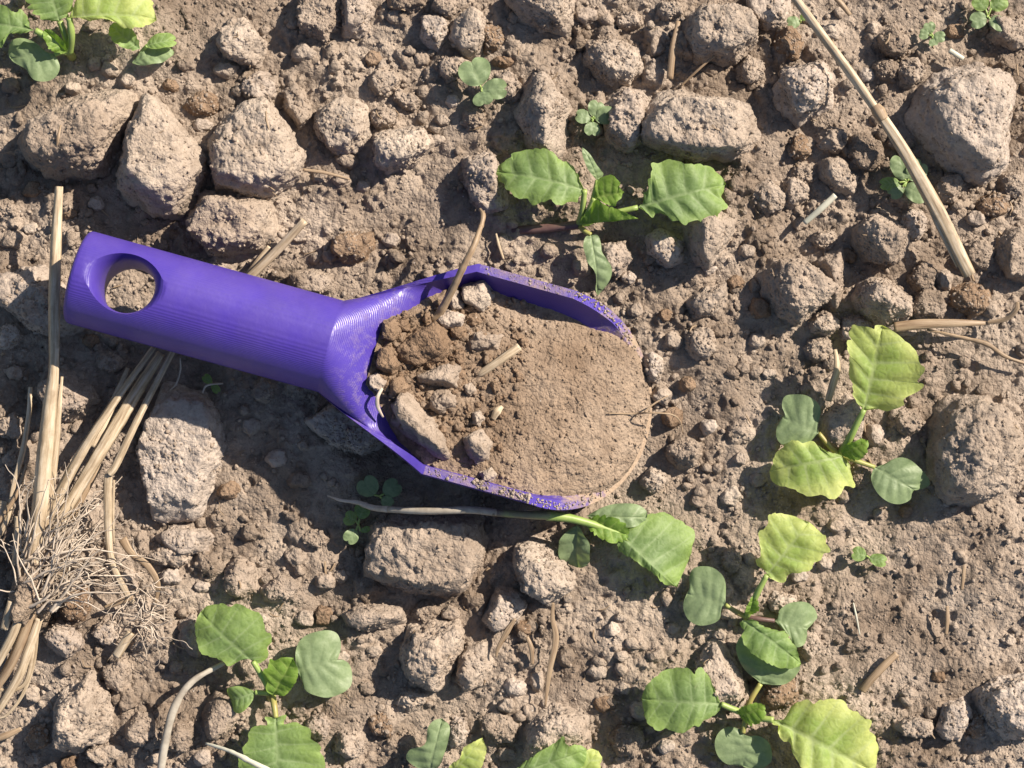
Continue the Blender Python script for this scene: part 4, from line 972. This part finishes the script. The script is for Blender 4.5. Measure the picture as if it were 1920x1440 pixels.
# --- top left seedlings
r = seedling("bushy bright green seedling in the top left corner", 132, 100)
stem(r, [(136, 108, -4), (133, 104, 18), (130, 98, 40)], [8, 8, 7])
l = tleaf(r, (66, 57, 84), (-50, 40, 66), [(53,50),(57,40),(43,20),(33,27),(13,13),(0,12),(-30,15)], [(50,64),(20,67),(10,90),(0,88),(-30,80)], M_leaf, bend=.1, seed=51)
petiole(l, [(130, 98, 42), (104, 78, 72), (66, 57, 84)], [7, 6, 6])
l = tleaf(r, (130, 33, 92), (293, 35, 84), [(143,0),(150,-20),(200,-30),(250,-20),(283,0),(285,10),(290,25)], [(150,37),(173,43),(190,42),(217,47),(230,55),(247,58),(267,55),(280,45)], M_leafy, bend=.12, roll=-8, seed=52)
petiole(l, [(130, 98, 42), (134, 66, 76), (130, 33, 92)], [8, 7, 6])
l = leaf(r, (112, 40, 80), (82, -60, 80), BROAD, .8, M_leaf, teeth=6, tamp=.06, bend=.1, seed=53)
petiole(l, [(129, 96, 42), (122, 66, 70), (112, 40, 80)], [7, 6, 6])
l = tleaf(r, (102, 102, 52), (20, 110, 42), [(87,97),(67,80),(40,72),(20,80),(13,97)], [(107,110),(113,127),(107,143),(90,153),(70,152),(57,140),(50,130),(27,117)], M_coty, bend=.1, seed=54, name="cotyledon")
petiole(l, [(130, 99, 40), (116, 98, 50), (102, 102, 52)], [6, 5, 5])
l = leaf(r, (126, 98, 56), (84, 54, 84), OVAL, .55, M_bud, teeth=5, tamp=.04, fold=.6, roll=-15, seed=55)
r = seedling("small seedling with a curled leaf beside the bushy top left one", 266, 108)
stem(r, [(272, 116, -4), (270, 108, 14), (266, 98, 30)], [6, 6, 5])
l = leaf(r, (262, 92, 58), (206, 48, 66), OVAL, .62, M_leaf, teeth=4, tamp=.04, fold=.3, bend=.1, seed=56)
l = leaf(r, (276, 86, 50), (330, 76, 44), COTY, .46, M_leaf, cup=.3, bend=.15, roll=-10, seed=57, name="cotyledon")
petiole(l, [(266, 98, 32), (270, 92, 44), (276, 86, 50)], [5, 4, 4])
l = leaf(r, (248, 118, 40), (326, 96, 34), OVAL, .50, M_coty, bend=.1, seed=58, name="cotyledon", roll=-10)

# --- bottom centre seedling (cut by the frame)
r = seedling("seedling cut off by the bottom edge, near the middle", 905, 1462)
stem(r, [(905, 1475, -4), (905, 1466, 18), (905, 1458, 36)], [8, 8, 7])
l = tleaf(r, (806, 1446, 48), (830, 1347, 48), [(790,1444),(762,1425),(770,1405),(798,1395),(803,1365),(815,1350)], [(825,1435),(835,1410),(843,1385),(843,1360)], M_coty, bend=.1, seed=61, name="cotyledon", roll=-8)
l = tleaf(r, (838, 1452, 66), (905, 1385, 84), [(845,1430),(862,1415),(870,1395),(885,1385),(897,1383)], [(870,1455),(895,1440),(905,1425),(912,1400)], M_leafy, fold=.3, bend=.1, seed=62, roll=10)
l = tleaf(r, (948, 1452, 72), (1100, 1405, 78), [(985,1425),(1010,1405),(1040,1390),(1055,1375),(1063,1392),(1085,1395)], [(1000,1470),(1060,1460),(1095,1430)], M_leaf, bend=.1, seed=63, roll=6)
l = leaf(r, (1060, 1480, 60), (1122, 1408, 62), OVAL, .6, M_leafy, teeth=4, tamp=.04, bend=.1, seed=64)

# --- uprooted seedling under the scoop's lip
r = seedling("uprooted seedling lying under the scoop's lower rim, white root to the left", 870, 960)
tube("root", [(614, 929, 40), (640, 938, 50), (670, 942, 54), (700, 952, 64), (730, 955, 84)], [1.6, 2.6, 4, 6, 6], M_root, r, sides=7, wob=.35, seed=3)
stem(r, [(728, 955, 84), (800, 958, 112), (880, 956, 118), (930, 961, 106)], [6, 6.5, 7, 7], M_wither)
tube("stem", [(922, 960.5, 108), (980, 965, 92), (1030, 966, 74)], [7, 7, 9], M_stemp, r)
l = tleaf(r, (1162, 1003, 56), (1269, 1101, 44), [(1170,987),(1193,975),(1225,965),(1249,963),(1269,975),(1284,983),(1306,1001),(1300,1026),(1296,1050),(1284,1074)], [(1158,1018),(1162,1034),(1185,1046),(1201,1058),(1225,1074),(1245,1094)], M_leaf, bend=.12, fold=-.35, seed=71, curl=.03)
petiole(l, [(1025, 966, 74), (1070, 972, 68), (1120, 986, 58), (1162, 1003, 56), (1195, 1026, 56)], [10, 8, 7, 6, 3])
l = tleaf(r, (1100, 968, 54), (1213, 970, 46), [(1130,950),(1165,943),(1195,946),(1212,958)], [(1130,977),(1160,988),(1190,987),(1210,978)], M_coty, bend=.08, seed=72, name="cotyledon")
l = leaf(r, (1082, 985, 44), (1084, 1064, 24), OVAL, .9, M_coty, bend=.1, fold=.3, seed=73, name="cotyledon", roll=25)
l = leaf(r, (1100, 976, 50), (1180, 1004, 56), OVAL, .6, M_bud, teeth=6, tamp=.05, fold=.4, seed=74)

# --- tiny seedlings: (label, stem x, y, [cotyledon base, tip, width, material])
TINY = [
 ("tiny seedling with three round leaves, topmost near the centre", 902, 165, [((900, 160), (882, 112), 1.0, M_coty), ((904, 168), (950, 166), .70, M_coty), ((903, 172), (908, 197), 1.25, M_coty)]),
 ("tiny clover-like seedling between the central seedling and the topmost tiny one", 1113, 222, [((1112, 218), (1122, 190), .9, M_coty), ((1116, 222), (1152, 212), .75, M_coty), ((1108, 222), (1080, 216), .8, M_coty), ((1110, 228), (1110, 254), .95, M_coty)]),
 ("tiny seedling of dark round leaves touching the long straw", 1700, 340, [((1696, 336), (1686, 290), .78, M_coty), ((1704, 336), (1730, 304), .85, M_coty), ((1696, 350), (1738, 370), .68, M_coty), ((1692, 350), (1668, 366), .85, M_coty), ((1686, 342), (1650, 346), .55, M_leaf)]),
 ("tiny four-leaved seedling near the top right corner, under a fingernail in size", 1748, 66, [((1746, 62), (1740, 42), .9, M_coty), ((1742, 66), (1724, 62), .9, M_coty), ((1750, 68), (1772, 70), .8, M_coty), ((1748, 72), (1752, 86), 1.0, M_coty)]),
 ("small seedling with paired oval leaves at the top edge, right corner", 1852, 30, [((1850, 32), (1820, 42), .8, M_coty), ((1856, 36), (1886, 50), .75, M_coty), ((1848, 18), (1830, -6), .9, M_leaf), ((1858, 16), (1886, -4), .8, M_leaf)]),
 ("tiny seedling with one round leaf left of the straw's top end", 1500, 40, [((1500, 40), (1476, 44), .8, M_coty), ((1502, 38), (1512, 26), .8, M_leaf)]),
 ("tiny pair of seed leaves alone on the flat crust at right", 1627, 1044, [((1624, 1042), (1598, 1036), .85, M_leaf), ((1630, 1046), (1662, 1054), .62, M_leaf)]),
 ("tiny pale-edged seedling beside the uprooted seedling's root", 672, 984, [((668, 976), (646, 968), 1.0, M_leaf), ((674, 972), (684, 946), .9, M_leaf), ((668, 994), (650, 1016), .85, M_coty), ((676, 996), (694, 990), .5, M_leaf)]),
 ("tiny shaded seedling with two dark leaves, under the scoop's lower rim", 712, 930, [((702, 928), (680, 898), .95, M_coty), ((720, 926), (748, 906), .85, M_coty), ((716, 934), (736, 948), .8, M_coty)]),
 ("tiny shaded sprout just below the scoop's handle", 396, 716, [((396, 718), (382, 704), .7, M_leaf), ((398, 720), (410, 736), .6, M_leaf)]),
]
for n_, (lab, x, y, cs) in enumerate(TINY):
    r = seedling(lab, x, y, "tiny seedlings")
    z = gz(x, y); zt = max(z, gzl(x, y)) + 26
    stem(r, [(x + 1, y + 3, z - 6), (x, y, z + 10), (x, y, zt)], [2.4, 2.4, 2.4])
    for j, (b, t, w, m) in enumerate(cs):
        l = leaf(r, (b[0], b[1], zt), (t[0], t[1], zt + 2), COTY, w, m, bend=.08, quilt=.004, seed=200 + n_ * 7 + j, name="cotyledon", roll=random.uniform(-10, 10))
        petiole(l, [(x, y, zt - 3), ((x + b[0]) / 2, (y + b[1]) / 2, zt), (b[0], b[1], zt)], [2.2, 2, 2])

# ------------------------------------------------------------------ straws and twigs
def straw(label, pts, radii, mat=None, groove=.12, seed=0, flat=.75, sides=11, name="straw", cat="straw", group=None, wob=.0):
    P = np.array([W(*p) for p in pts])
    o = tubes(name, [tube_geo(catmull(P, 10), radii, sides, groove, seed, flat, wob)], mat or M_straw)
    tag(o, label, cat, group); return o
# long straw on the right: two internodes, node and split sheath
r = empty("straw_stalk", W(1650, 210, 40)); tag(r, "long thick dry straw lying aslant at upper right", "straw")
tube("internode", [(1484, -14, 66), (1540, 62, 76), (1600, 143, 78), (1648, 212, 76)], [8, 8.5, 9, 8], M_straw, r, sides=12, groove=.16, seed=31, flat=.8)
tube("internode", [(1646, 208, 76), (1700, 292, 80), (1760, 400, 74), (1818, 516, 58)], [8, 9.5, 12, 10], M_straw, r, sides=14, groove=.3, seed=32, flat=.6)
tube("node", [(1640, 199, 77), (1648, 211, 78), (1656, 225, 78)], [10, 13, 10], M_twig, r, sides=12, groove=.05, seed=33)
tube("sheath", [(1560, 98, 70), (1600, 152, 72), (1632, 190, 76), (1655, 205, 84), (1654, 222, 84)], [3, 5, 4, 3, 2], M_twig, r, sides=6, seed=34, flat=.4)
tube("sheath", [(1735, 372, 70), (1760, 425, 70), (1796, 500, 56)], [3, 6, 4], M_straw, r, sides=6, seed=35, flat=.5, groove=.2)

straw("dry straw poking out from behind the scoop's handle, upper side", [(572, 414, 74), (520, 470, 60), (468, 520, 46), (440, 548, 36)], [7, 8, 8, 8], seed=41)
straw("short pale straw lying under the one behind the handle", [(505, 462, 40), (484, 490, 36), (462, 520, 30)], [4, 6, 5], seed=42, flat=.4)
straw("bent grey-white dry stem rising from the bottom edge at lower left", [(300, 1452, 40), (308, 1400, 52), (326, 1328, 64), (360, 1278, 62), (420, 1243, 44)], [7, 7.5, 7.5, 6, 4], M_wither, .15, 43, .7, wob=.15, name="withered_straw", cat="straw")
straw("white rootlet crossing the lower left seedling's bottom leaf", [(386, 1394, 60), (430, 1408, 84), (462, 1424, 92), (505, 1446, 92)], [2.5, 3.5, 5.5, 6], M_pale, .1, 44, name="rootlet", cat="root", wob=.3)
straw("flat weathered straw strip lying right of the yellowish seedling's top leaf", [(1676, 614, 40), (1730, 608, 44), (1800, 606, 42), (1856, 606, 30)], [9, 9, 7, 3], M_twig, .2, 45, .4)
straw("thin curved root right of the yellowish seedling", [(1738, 618, 36), (1800, 632, 34), (1850, 645, 36), (1885, 668, 30), (1930, 684, 26)], [2, 3.5, 4.5, 3.5, 2.5], M_twig, .1, 46, name="rootlet", cat="root", wob=.3)
straw("curled dry blade at the right edge above the curved root", [(1850, 605, 34), (1885, 598, 44), (1905, 580, 56), (1908, 566, 60)], [3, 4.5, 5, 3], M_twig, .15, 47, .35, name="dry_grass", cat="straw")
straw("short pale straw between clods, left of the long straw", [(1566, 366, 46), (1538, 392, 44), (1508, 418, 34)], [5.5, 6, 5], M_pale, .1, 48)
straw("stubby white straw bit near the top right corner", [(1780, 94, 34), (1793, 102, 34), (1806, 110, 30)], [5, 5, 4.5], M_pale, .1, 49)
straw("straw bit pointing up beside the yellowish seedling's pale leaf", [(1566, 655, 36), (1570, 690, 38), (1562, 720, 34), (1553, 752, 26)], [3, 6, 7, 6], None, .15, 50, .5)
straw("short split twig lying on the flat crust at lower right", [(1682, 1226, 26), (1655, 1252, 30), (1632, 1276, 28), (1617, 1296, 22)], [5.5, 6.5, 6.5, 6.5], M_twig, .3, 51, .7)
straw("long thin dry grass blade below the round rough clod", [(1037, 1130, 44), (1036, 1160, 40), (1042, 1200, 38), (1030, 1260, 34), (1022, 1325, 30)], [2.5, 4, 6, 5, 2], M_twig, .1, 52, .3, name="dry_grass")
straw("small curved straw left of the long dry grass blade", [(988, 1194, 32), (996, 1216, 32), (998, 1246, 26)], [3.5, 5, 3.5], M_twig, .1, 53, .5)
straw("frayed fibre strip under the clod right of the brick-shaped one", [(966, 1160, 44), (950, 1185, 40), (934, 1215, 34), (930, 1232, 30)], [3, 6, 4, 2], M_twig, .2, 54, .4)
straw("dark upright twig at the top edge, left of the speckled clod", [(1272, 40, 34), (1262, 90, 42), (1256, 148, 36)], [4, 6, 6], M_twig, .1, 55)
straw("thin twig slanting beside the dark upright twig", [(1340, 104, 50), (1310, 130, 46), (1276, 162, 34)], [1.8, 2.4, 2], M_twig, .1, 56)
straw("straw bit crossing the top edge right of the long straw", [(1565, -6, 36), (1580, 10, 36), (1594, 28, 30)], [5, 5.5, 4], M_twig, .1, 57)
straw("brown rootlet right of the upper left clod trio", [(568, 318, 40), (610, 324, 34), (656, 336, 28)], [3, 3.4, 2], M_twig, .1, 58, name="rootlet", cat="root")
straw("thin straw on the leftmost clod of the upper left trio", [(114, 235, 112), (109, 258, 116), (107, 274, 112)], [2, 3.2, 2], M_twig, .1, 59, .5)
straw("upright straw bit on the flat crust, upper one", [(1808, 1060, 22), (1806, 1082, 24), (1803, 1106, 20)], [3, 4, 3], M_twig, .1, 60, .5)
straw("upright straw bit on the flat crust, lower one", [(1776, 1136, 22), (1776, 1162, 24), (1774, 1190, 20)], [3, 4, 3], M_twig, .1, 61, .5)
straw("white hair-thin straw sliver on the flat crust", [(1600, 1130, 20), (1606, 1158, 20), (1612, 1190, 18)], [1.2, 2, 1.2], M_pale, .1, 62)
straw("tiny yellowish straw sliver above the scoop's upper rim", [(930, 438, 26), (936, 462, 28), (944, 486, 24)], [2, 3, 2.4], M_straw, .1, 63)
straw("short cut straw bit above the egg-shaped clod", [(246, 1186, 42), (232, 1208, 40), (218, 1230, 34)], [8, 8, 8], None, .12, 64, .7)
straw("dry flat straw lying left of the bent blade near the root clump", [(250, 1118, 40), (226, 1128, 40), (196, 1140, 34)], [5, 5.5, 4.5], M_twig, .15, 65, .5)
straw("curled dry blade right of the root clump", [(230, 1010, 40), (246, 1036, 46), (278, 1062, 46), (296, 1096, 38), (292, 1132, 32)], [8, 6, 6, 5, 2], M_twig, .15, 66, .3, name="dry_grass")
straw("straw cut off by the left edge near the bottom", [(-14, 1388, 30), (14, 1378, 32), (40, 1366, 28)], [6, 7, 4], M_twig, .15, 67, .6)

# chaff: short bits of straw and fibre strewn about
geos = []
ch = np.random.default_rng(77)
for q in range(190):
    if q < 120:
        px_, py_ = ch.uniform(0, 1920), ch.uniform(0, 1440); p = W(px_, py_, gz(px_, py_) + 3)
    else: p = cpx[ch.integers(len(cpx))] + [0, 0, 1.5]
    a, L_ = ch.uniform(0, 6.28), ch.uniform(8, 26) * (1 if q % 6 else 1.6)
    dv = np.array([math.cos(a), math.sin(a), ch.uniform(-.15, .35)]) * L_ / 2; bw = np.array([-math.sin(a), math.cos(a), .3]) * ch.normal(0, L_ * .12)
    rr_ = ch.uniform(.7, 1.6) if q % 4 else ch.uniform(1.8, 3.0)
    geos.append(tube_geo(catmull([p - dv, p + bw, p + dv], 5), [rr_ * .7, rr_, rr_ * .6], 5, .2, q, .6))
cf_ = tubes("chaff", geos, M_twig); tag(cf_, "tiny bits of straw and fibre strewn over soil and clods", "chaff", kind="stuff")

# twig standing in the scooped soil, with its rootlets
r = empty("twig", W(820, 590, 80)); tag(r, "thin brown rooted twig leaning out of the scoop over its upper rim", "twig")
tube("stalk", [(902, 424, 150), (888, 462, 168), (868, 502, 164), (846, 548, 142), (822, 590, 118), (800, 606, 106)], [5, 6, 7, 7.5, 8, 5], M_twig, r, sides=9, groove=.08, seed=71, wob=.25)
tube("rootlet", [(812, 600, 110), (780, 609, 106), (745, 614, 100), (706, 619, 92)], [6, 5, 4.5, 1.6], M_root, r, sides=7, seed=72, wob=.4)
tube("rootlet", [(806, 586, 108), (784, 583, 104), (762, 592, 98)], [4, 3, 2], M_twig, r, sides=7, seed=73, wob=.4)
tube("rootlet", [(770, 596, 100), (764, 578, 112), (748, 576, 108), (730, 586, 98)], [2, 2.4, 2, 1], M_twig, r, sides=6, seed=74, wob=.4)
tube("rootlet", [(902, 426, 150), (906, 404, 138), (900, 392, 122)], [4, 4, 3], M_twig, r, sides=6, seed=75, wob=.4)
z = inscoop(940, 675)
straw("chopped straw piece lying on the scooped soil", [(974, 650, z + 12), (940, 674, z + 16), (905, 698, z + 10), (893, 706, z + 4)], [8, 7.5, 7, 3], M_straw, .08, 81, .7)
z = inscoop(930, 775)
straw("small pale seed husk in the middle of the scooped soil", [(942, 762, z + 7), (932, 772, z + 10), (924, 786, z + 6)], [3, 7, 4], M_straw, .15, 82, .4, name="seed_husk", cat="husk")
straw("hair-thin root sticking out over the scoop's front lip", [(1140, 775, inscoop(1140, 775) + 5), (1190, 776, inscoop(1190, 776) + 10), (1215, 774, 62), (1258, 777, 52), (1275, 790, 44), (1280, 812, 34)], [1.2, 1.8, 1.8, 1.8, 1.5, 1], M_twig, .1, 83, name="rootlet", cat="root", wob=.3)
straw("hair-thin forked root beside the scoop's front lip", [(1208, 772, 62), (1228, 756, 56), (1252, 742, 46)], [1.6, 1.5, 1], M_twig, .1, 84, name="rootlet", cat="root", wob=.3)
z = inscoop(722, 760)
straw("curled pale rootlet at the scoop's back wall", [(716, 728, z + 26), (708, 745, z + 30), (708, 762, z + 22), (718, 782, z + 10)], [3, 3.5, 3.5, 2], M_root, .1, 85, name="rootlet", cat="root", wob=.3)
straw("hair-thin root curling below the scoop's handle", [(338, 672, 60), (338, 695, 52), (330, 720, 44), (318, 732, 40)], [1.4, 1.6, 1.6, 1], M_root, .1, 86, name="rootlet", cat="root", wob=.3)
straw("curled white rootlet on the shaded sprout below the handle", [(380, 736, 46), (386, 724, 52), (400, 720, 54), (418, 719, 46)], [1.5, 2, 2, 1.2], M_root, .1, 87, name="rootlet", cat="root", wob=.3)

# ------------------------------------------------------------------ stubble clump at the left
r = empty("stubble_clump", W(60, 1120, 10)); tag(r, "uprooted clump of straw stubble with a dusty root tangle at the left edge", "stubble")
def stalk(pts, radii, seed, mat=None, groove=.16, flat=.7, sides=12):
    return tube("stalk", pts, radii, mat or M_straw, r, sides=sides, groove=groove * 1.7, seed=seed, flat=flat * .85, thin=.76, wob=.05)
stalk([(111, 350, 92), (106, 440, 98), (102, 560, 106), (101, 690, 108), (94, 760, 106), (84, 860, 102), (74, 960, 92), (62, 1070, 72)], [8, 11, 12, 10, 14, 17, 16, 12], 101)
stalk([(116, 706, 96), (110, 770, 98), (104, 850, 94), (92, 950, 84), (80, 1060, 66)], [3, 6, 7, 7, 6], 102, flat=.45)
stalk([(326, 655, 58), (296, 712, 68), (256, 790, 76), (218, 870, 80), (204, 890, 80)], [7, 8, 9, 10, 9], 103)
stalk([(203, 888, 76), (202, 940, 72), (204, 1010, 62), (212, 1060, 54), (236, 1110, 44), (250, 1130, 36)], [9, 9, 8, 7, 7, 6], 104)
stalk([(214, 900, 66), (212, 960, 62), (214, 1020, 52)], [3, 4, 2], 105, flat=.4, sides=7)
stalk([(290, 650, 60), (250, 706, 72), (206, 768, 80), (160, 840, 84), (116, 920, 80), (70, 1020, 74), (50, 1090, 62)], [6, 7, 9, 11, 12, 14, 10], 106)
stalk([(302, 662, 52), (266, 718, 60), (222, 790, 68), (180, 860, 72), (138, 930, 68), (88, 1020, 64), (62, 1090, 56)], [9, 12, 14, 13, 12, 12, 9], 107, flat=.5, groove=.25)
stalk([(240, 690, 44), (210, 760, 58), (190, 800, 72), (174, 838, 80)], [4, 8, 10, 4], 108, M_straw, .25, .25)
stalk([(58, 726, 40), (54, 780, 50), (42, 850, 58), (26, 912, 60), (16, 968, 58), (-10, 1020, 50)], [6, 6, 7, 6, 7, 7], 109, M_straw)
stalk([(34, 968, 60), (34, 1010, 62), (30, 1060, 60)], [8, 9, 9], 110)
stalk([(190, 868, 40), (160, 920, 48), (130, 980, 54), (104, 1040, 56)], [6, 8, 8, 8], 111, M_twig)
stalk([(8, 940, 40), (-6, 1000, 46), (-20, 1060, 46)], [9, 9, 8], 112)
stalk([(-10, 990, 70), (30, 930, 66), (50, 870, 56)], [5, 5, 3], 113, M_twig)
# short stumps below the crown
stalk([(58, 1150, 70), (40, 1200, 66), (18, 1250, 58), (-14, 1300, 46)], [12, 13, 12, 10], 114, M_twig)
stalk([(74, 1160, 66), (56, 1210, 62), (34, 1270, 54), (-8, 1340, 40)], [9, 11, 11, 8], 115)
stalk([(40, 1150, 80), (20, 1200, 74), (-14, 1260, 60)], [10, 11, 10], 116)
stalk([(64, 1180, 56), (60, 1230, 52), (48, 1280, 46), (20, 1296, 42), (-10, 1290, 40)], [4, 5, 5, 4, 3], 117, None, .2, .3, 8)
stalk([(72, 1170, 52), (64, 1240, 46), (44, 1300, 38), (14, 1340, 34), (-10, 1348, 30)], [3, 4, 4, 3, 2], 118, None, .2, .3, 8)
stalk([(22, 1128, 92), (16, 1152, 90), (8, 1180, 82)], [8, 9, 8], 119)
# crown of soil-caked root bases
co, cc, ext, zt = clod_mesh("crown", [(18, 1125), (42, 1060), (85, 1005), (125, 990), (128, 1030), (105, 1090), (88, 1150), (62, 1185), (30, 1172)], M_crown, z0=14, h=74, seed=901, rough=1.4, sub=6)
put(co, r)
# dusty root tangle
rt = np.random.default_rng(42); geos = []
def rootpath(p, ang, el, n, step, turn, grav):
    pts = [np.array(p, float)]
    a = ang
    for q in range(n):
        a += rt.normal(0, turn); el += rt.normal(0, turn * .7) - grav
        pts.append(pts[-1] + step * np.array([math.cos(a) * math.cos(el), math.sin(a) * math.cos(el), math.sin(el)]))
        if pts[-1][2] < 14: pts[-1][2] = 14 + rt.uniform(0, 6); el = abs(el) * .4
    return pts
for q in range(105):
    sx, sy = rt.uniform(30, 110), rt.uniform(1010, 1150)
    ang = math.radians(rt.normal(48, 19)) if q < 92 else rt.uniform(0, 6.28)
    ln = int(rt.uniform(5, 18)); pts = rootpath(W(sx, sy, rt.uniform(60, 92)), ang, rt.uniform(-.2, .6), ln, 13, .15, .035)
    rad = rt.uniform(1.0, 2.1)
    geos.append(tube_geo(catmull(pts, 4), [rad * 1.7, rad, rad * .4], 5, 0, q, 1, .35))
    for b in range(rt.integers(0, 4)):
        k0 = rt.integers(2, len(pts)); pb = rootpath(pts[k0], ang + rt.choice([-1, 1]) * rt.uniform(.4, 1.1), 0.0, int(rt.uniform(2, 6)), 8, .35, .03)
        geos.append(tube_geo(catmull(pb, 4), [rad * .7, rad * .4], 4, 0, q, 1, .3))
ro = tubes("root_tangle", geos, M_root); put(ro, r); tag(ro, kind="stuff")
# finer detached root tangle near the curled blade
geos = []
for q in range(34):
    pts = rootpath(W(rt.uniform(255, 292), rt.uniform(1095, 1185), rt.uniform(40, 58)), math.radians(rt.normal(-62, 40)), .1, int(rt.uniform(4, 13)), 9, .38, .03)
    geos.append(tube_geo(catmull(pts, 4), [1.3, .9, .5], 4, 0, q, 1, .3))
rf = tubes("fine_roots", geos, M_root); tag(rf, "thin tangle of fine pinkish roots between the root clump and lower left seedling", "roots", kind="stuff")
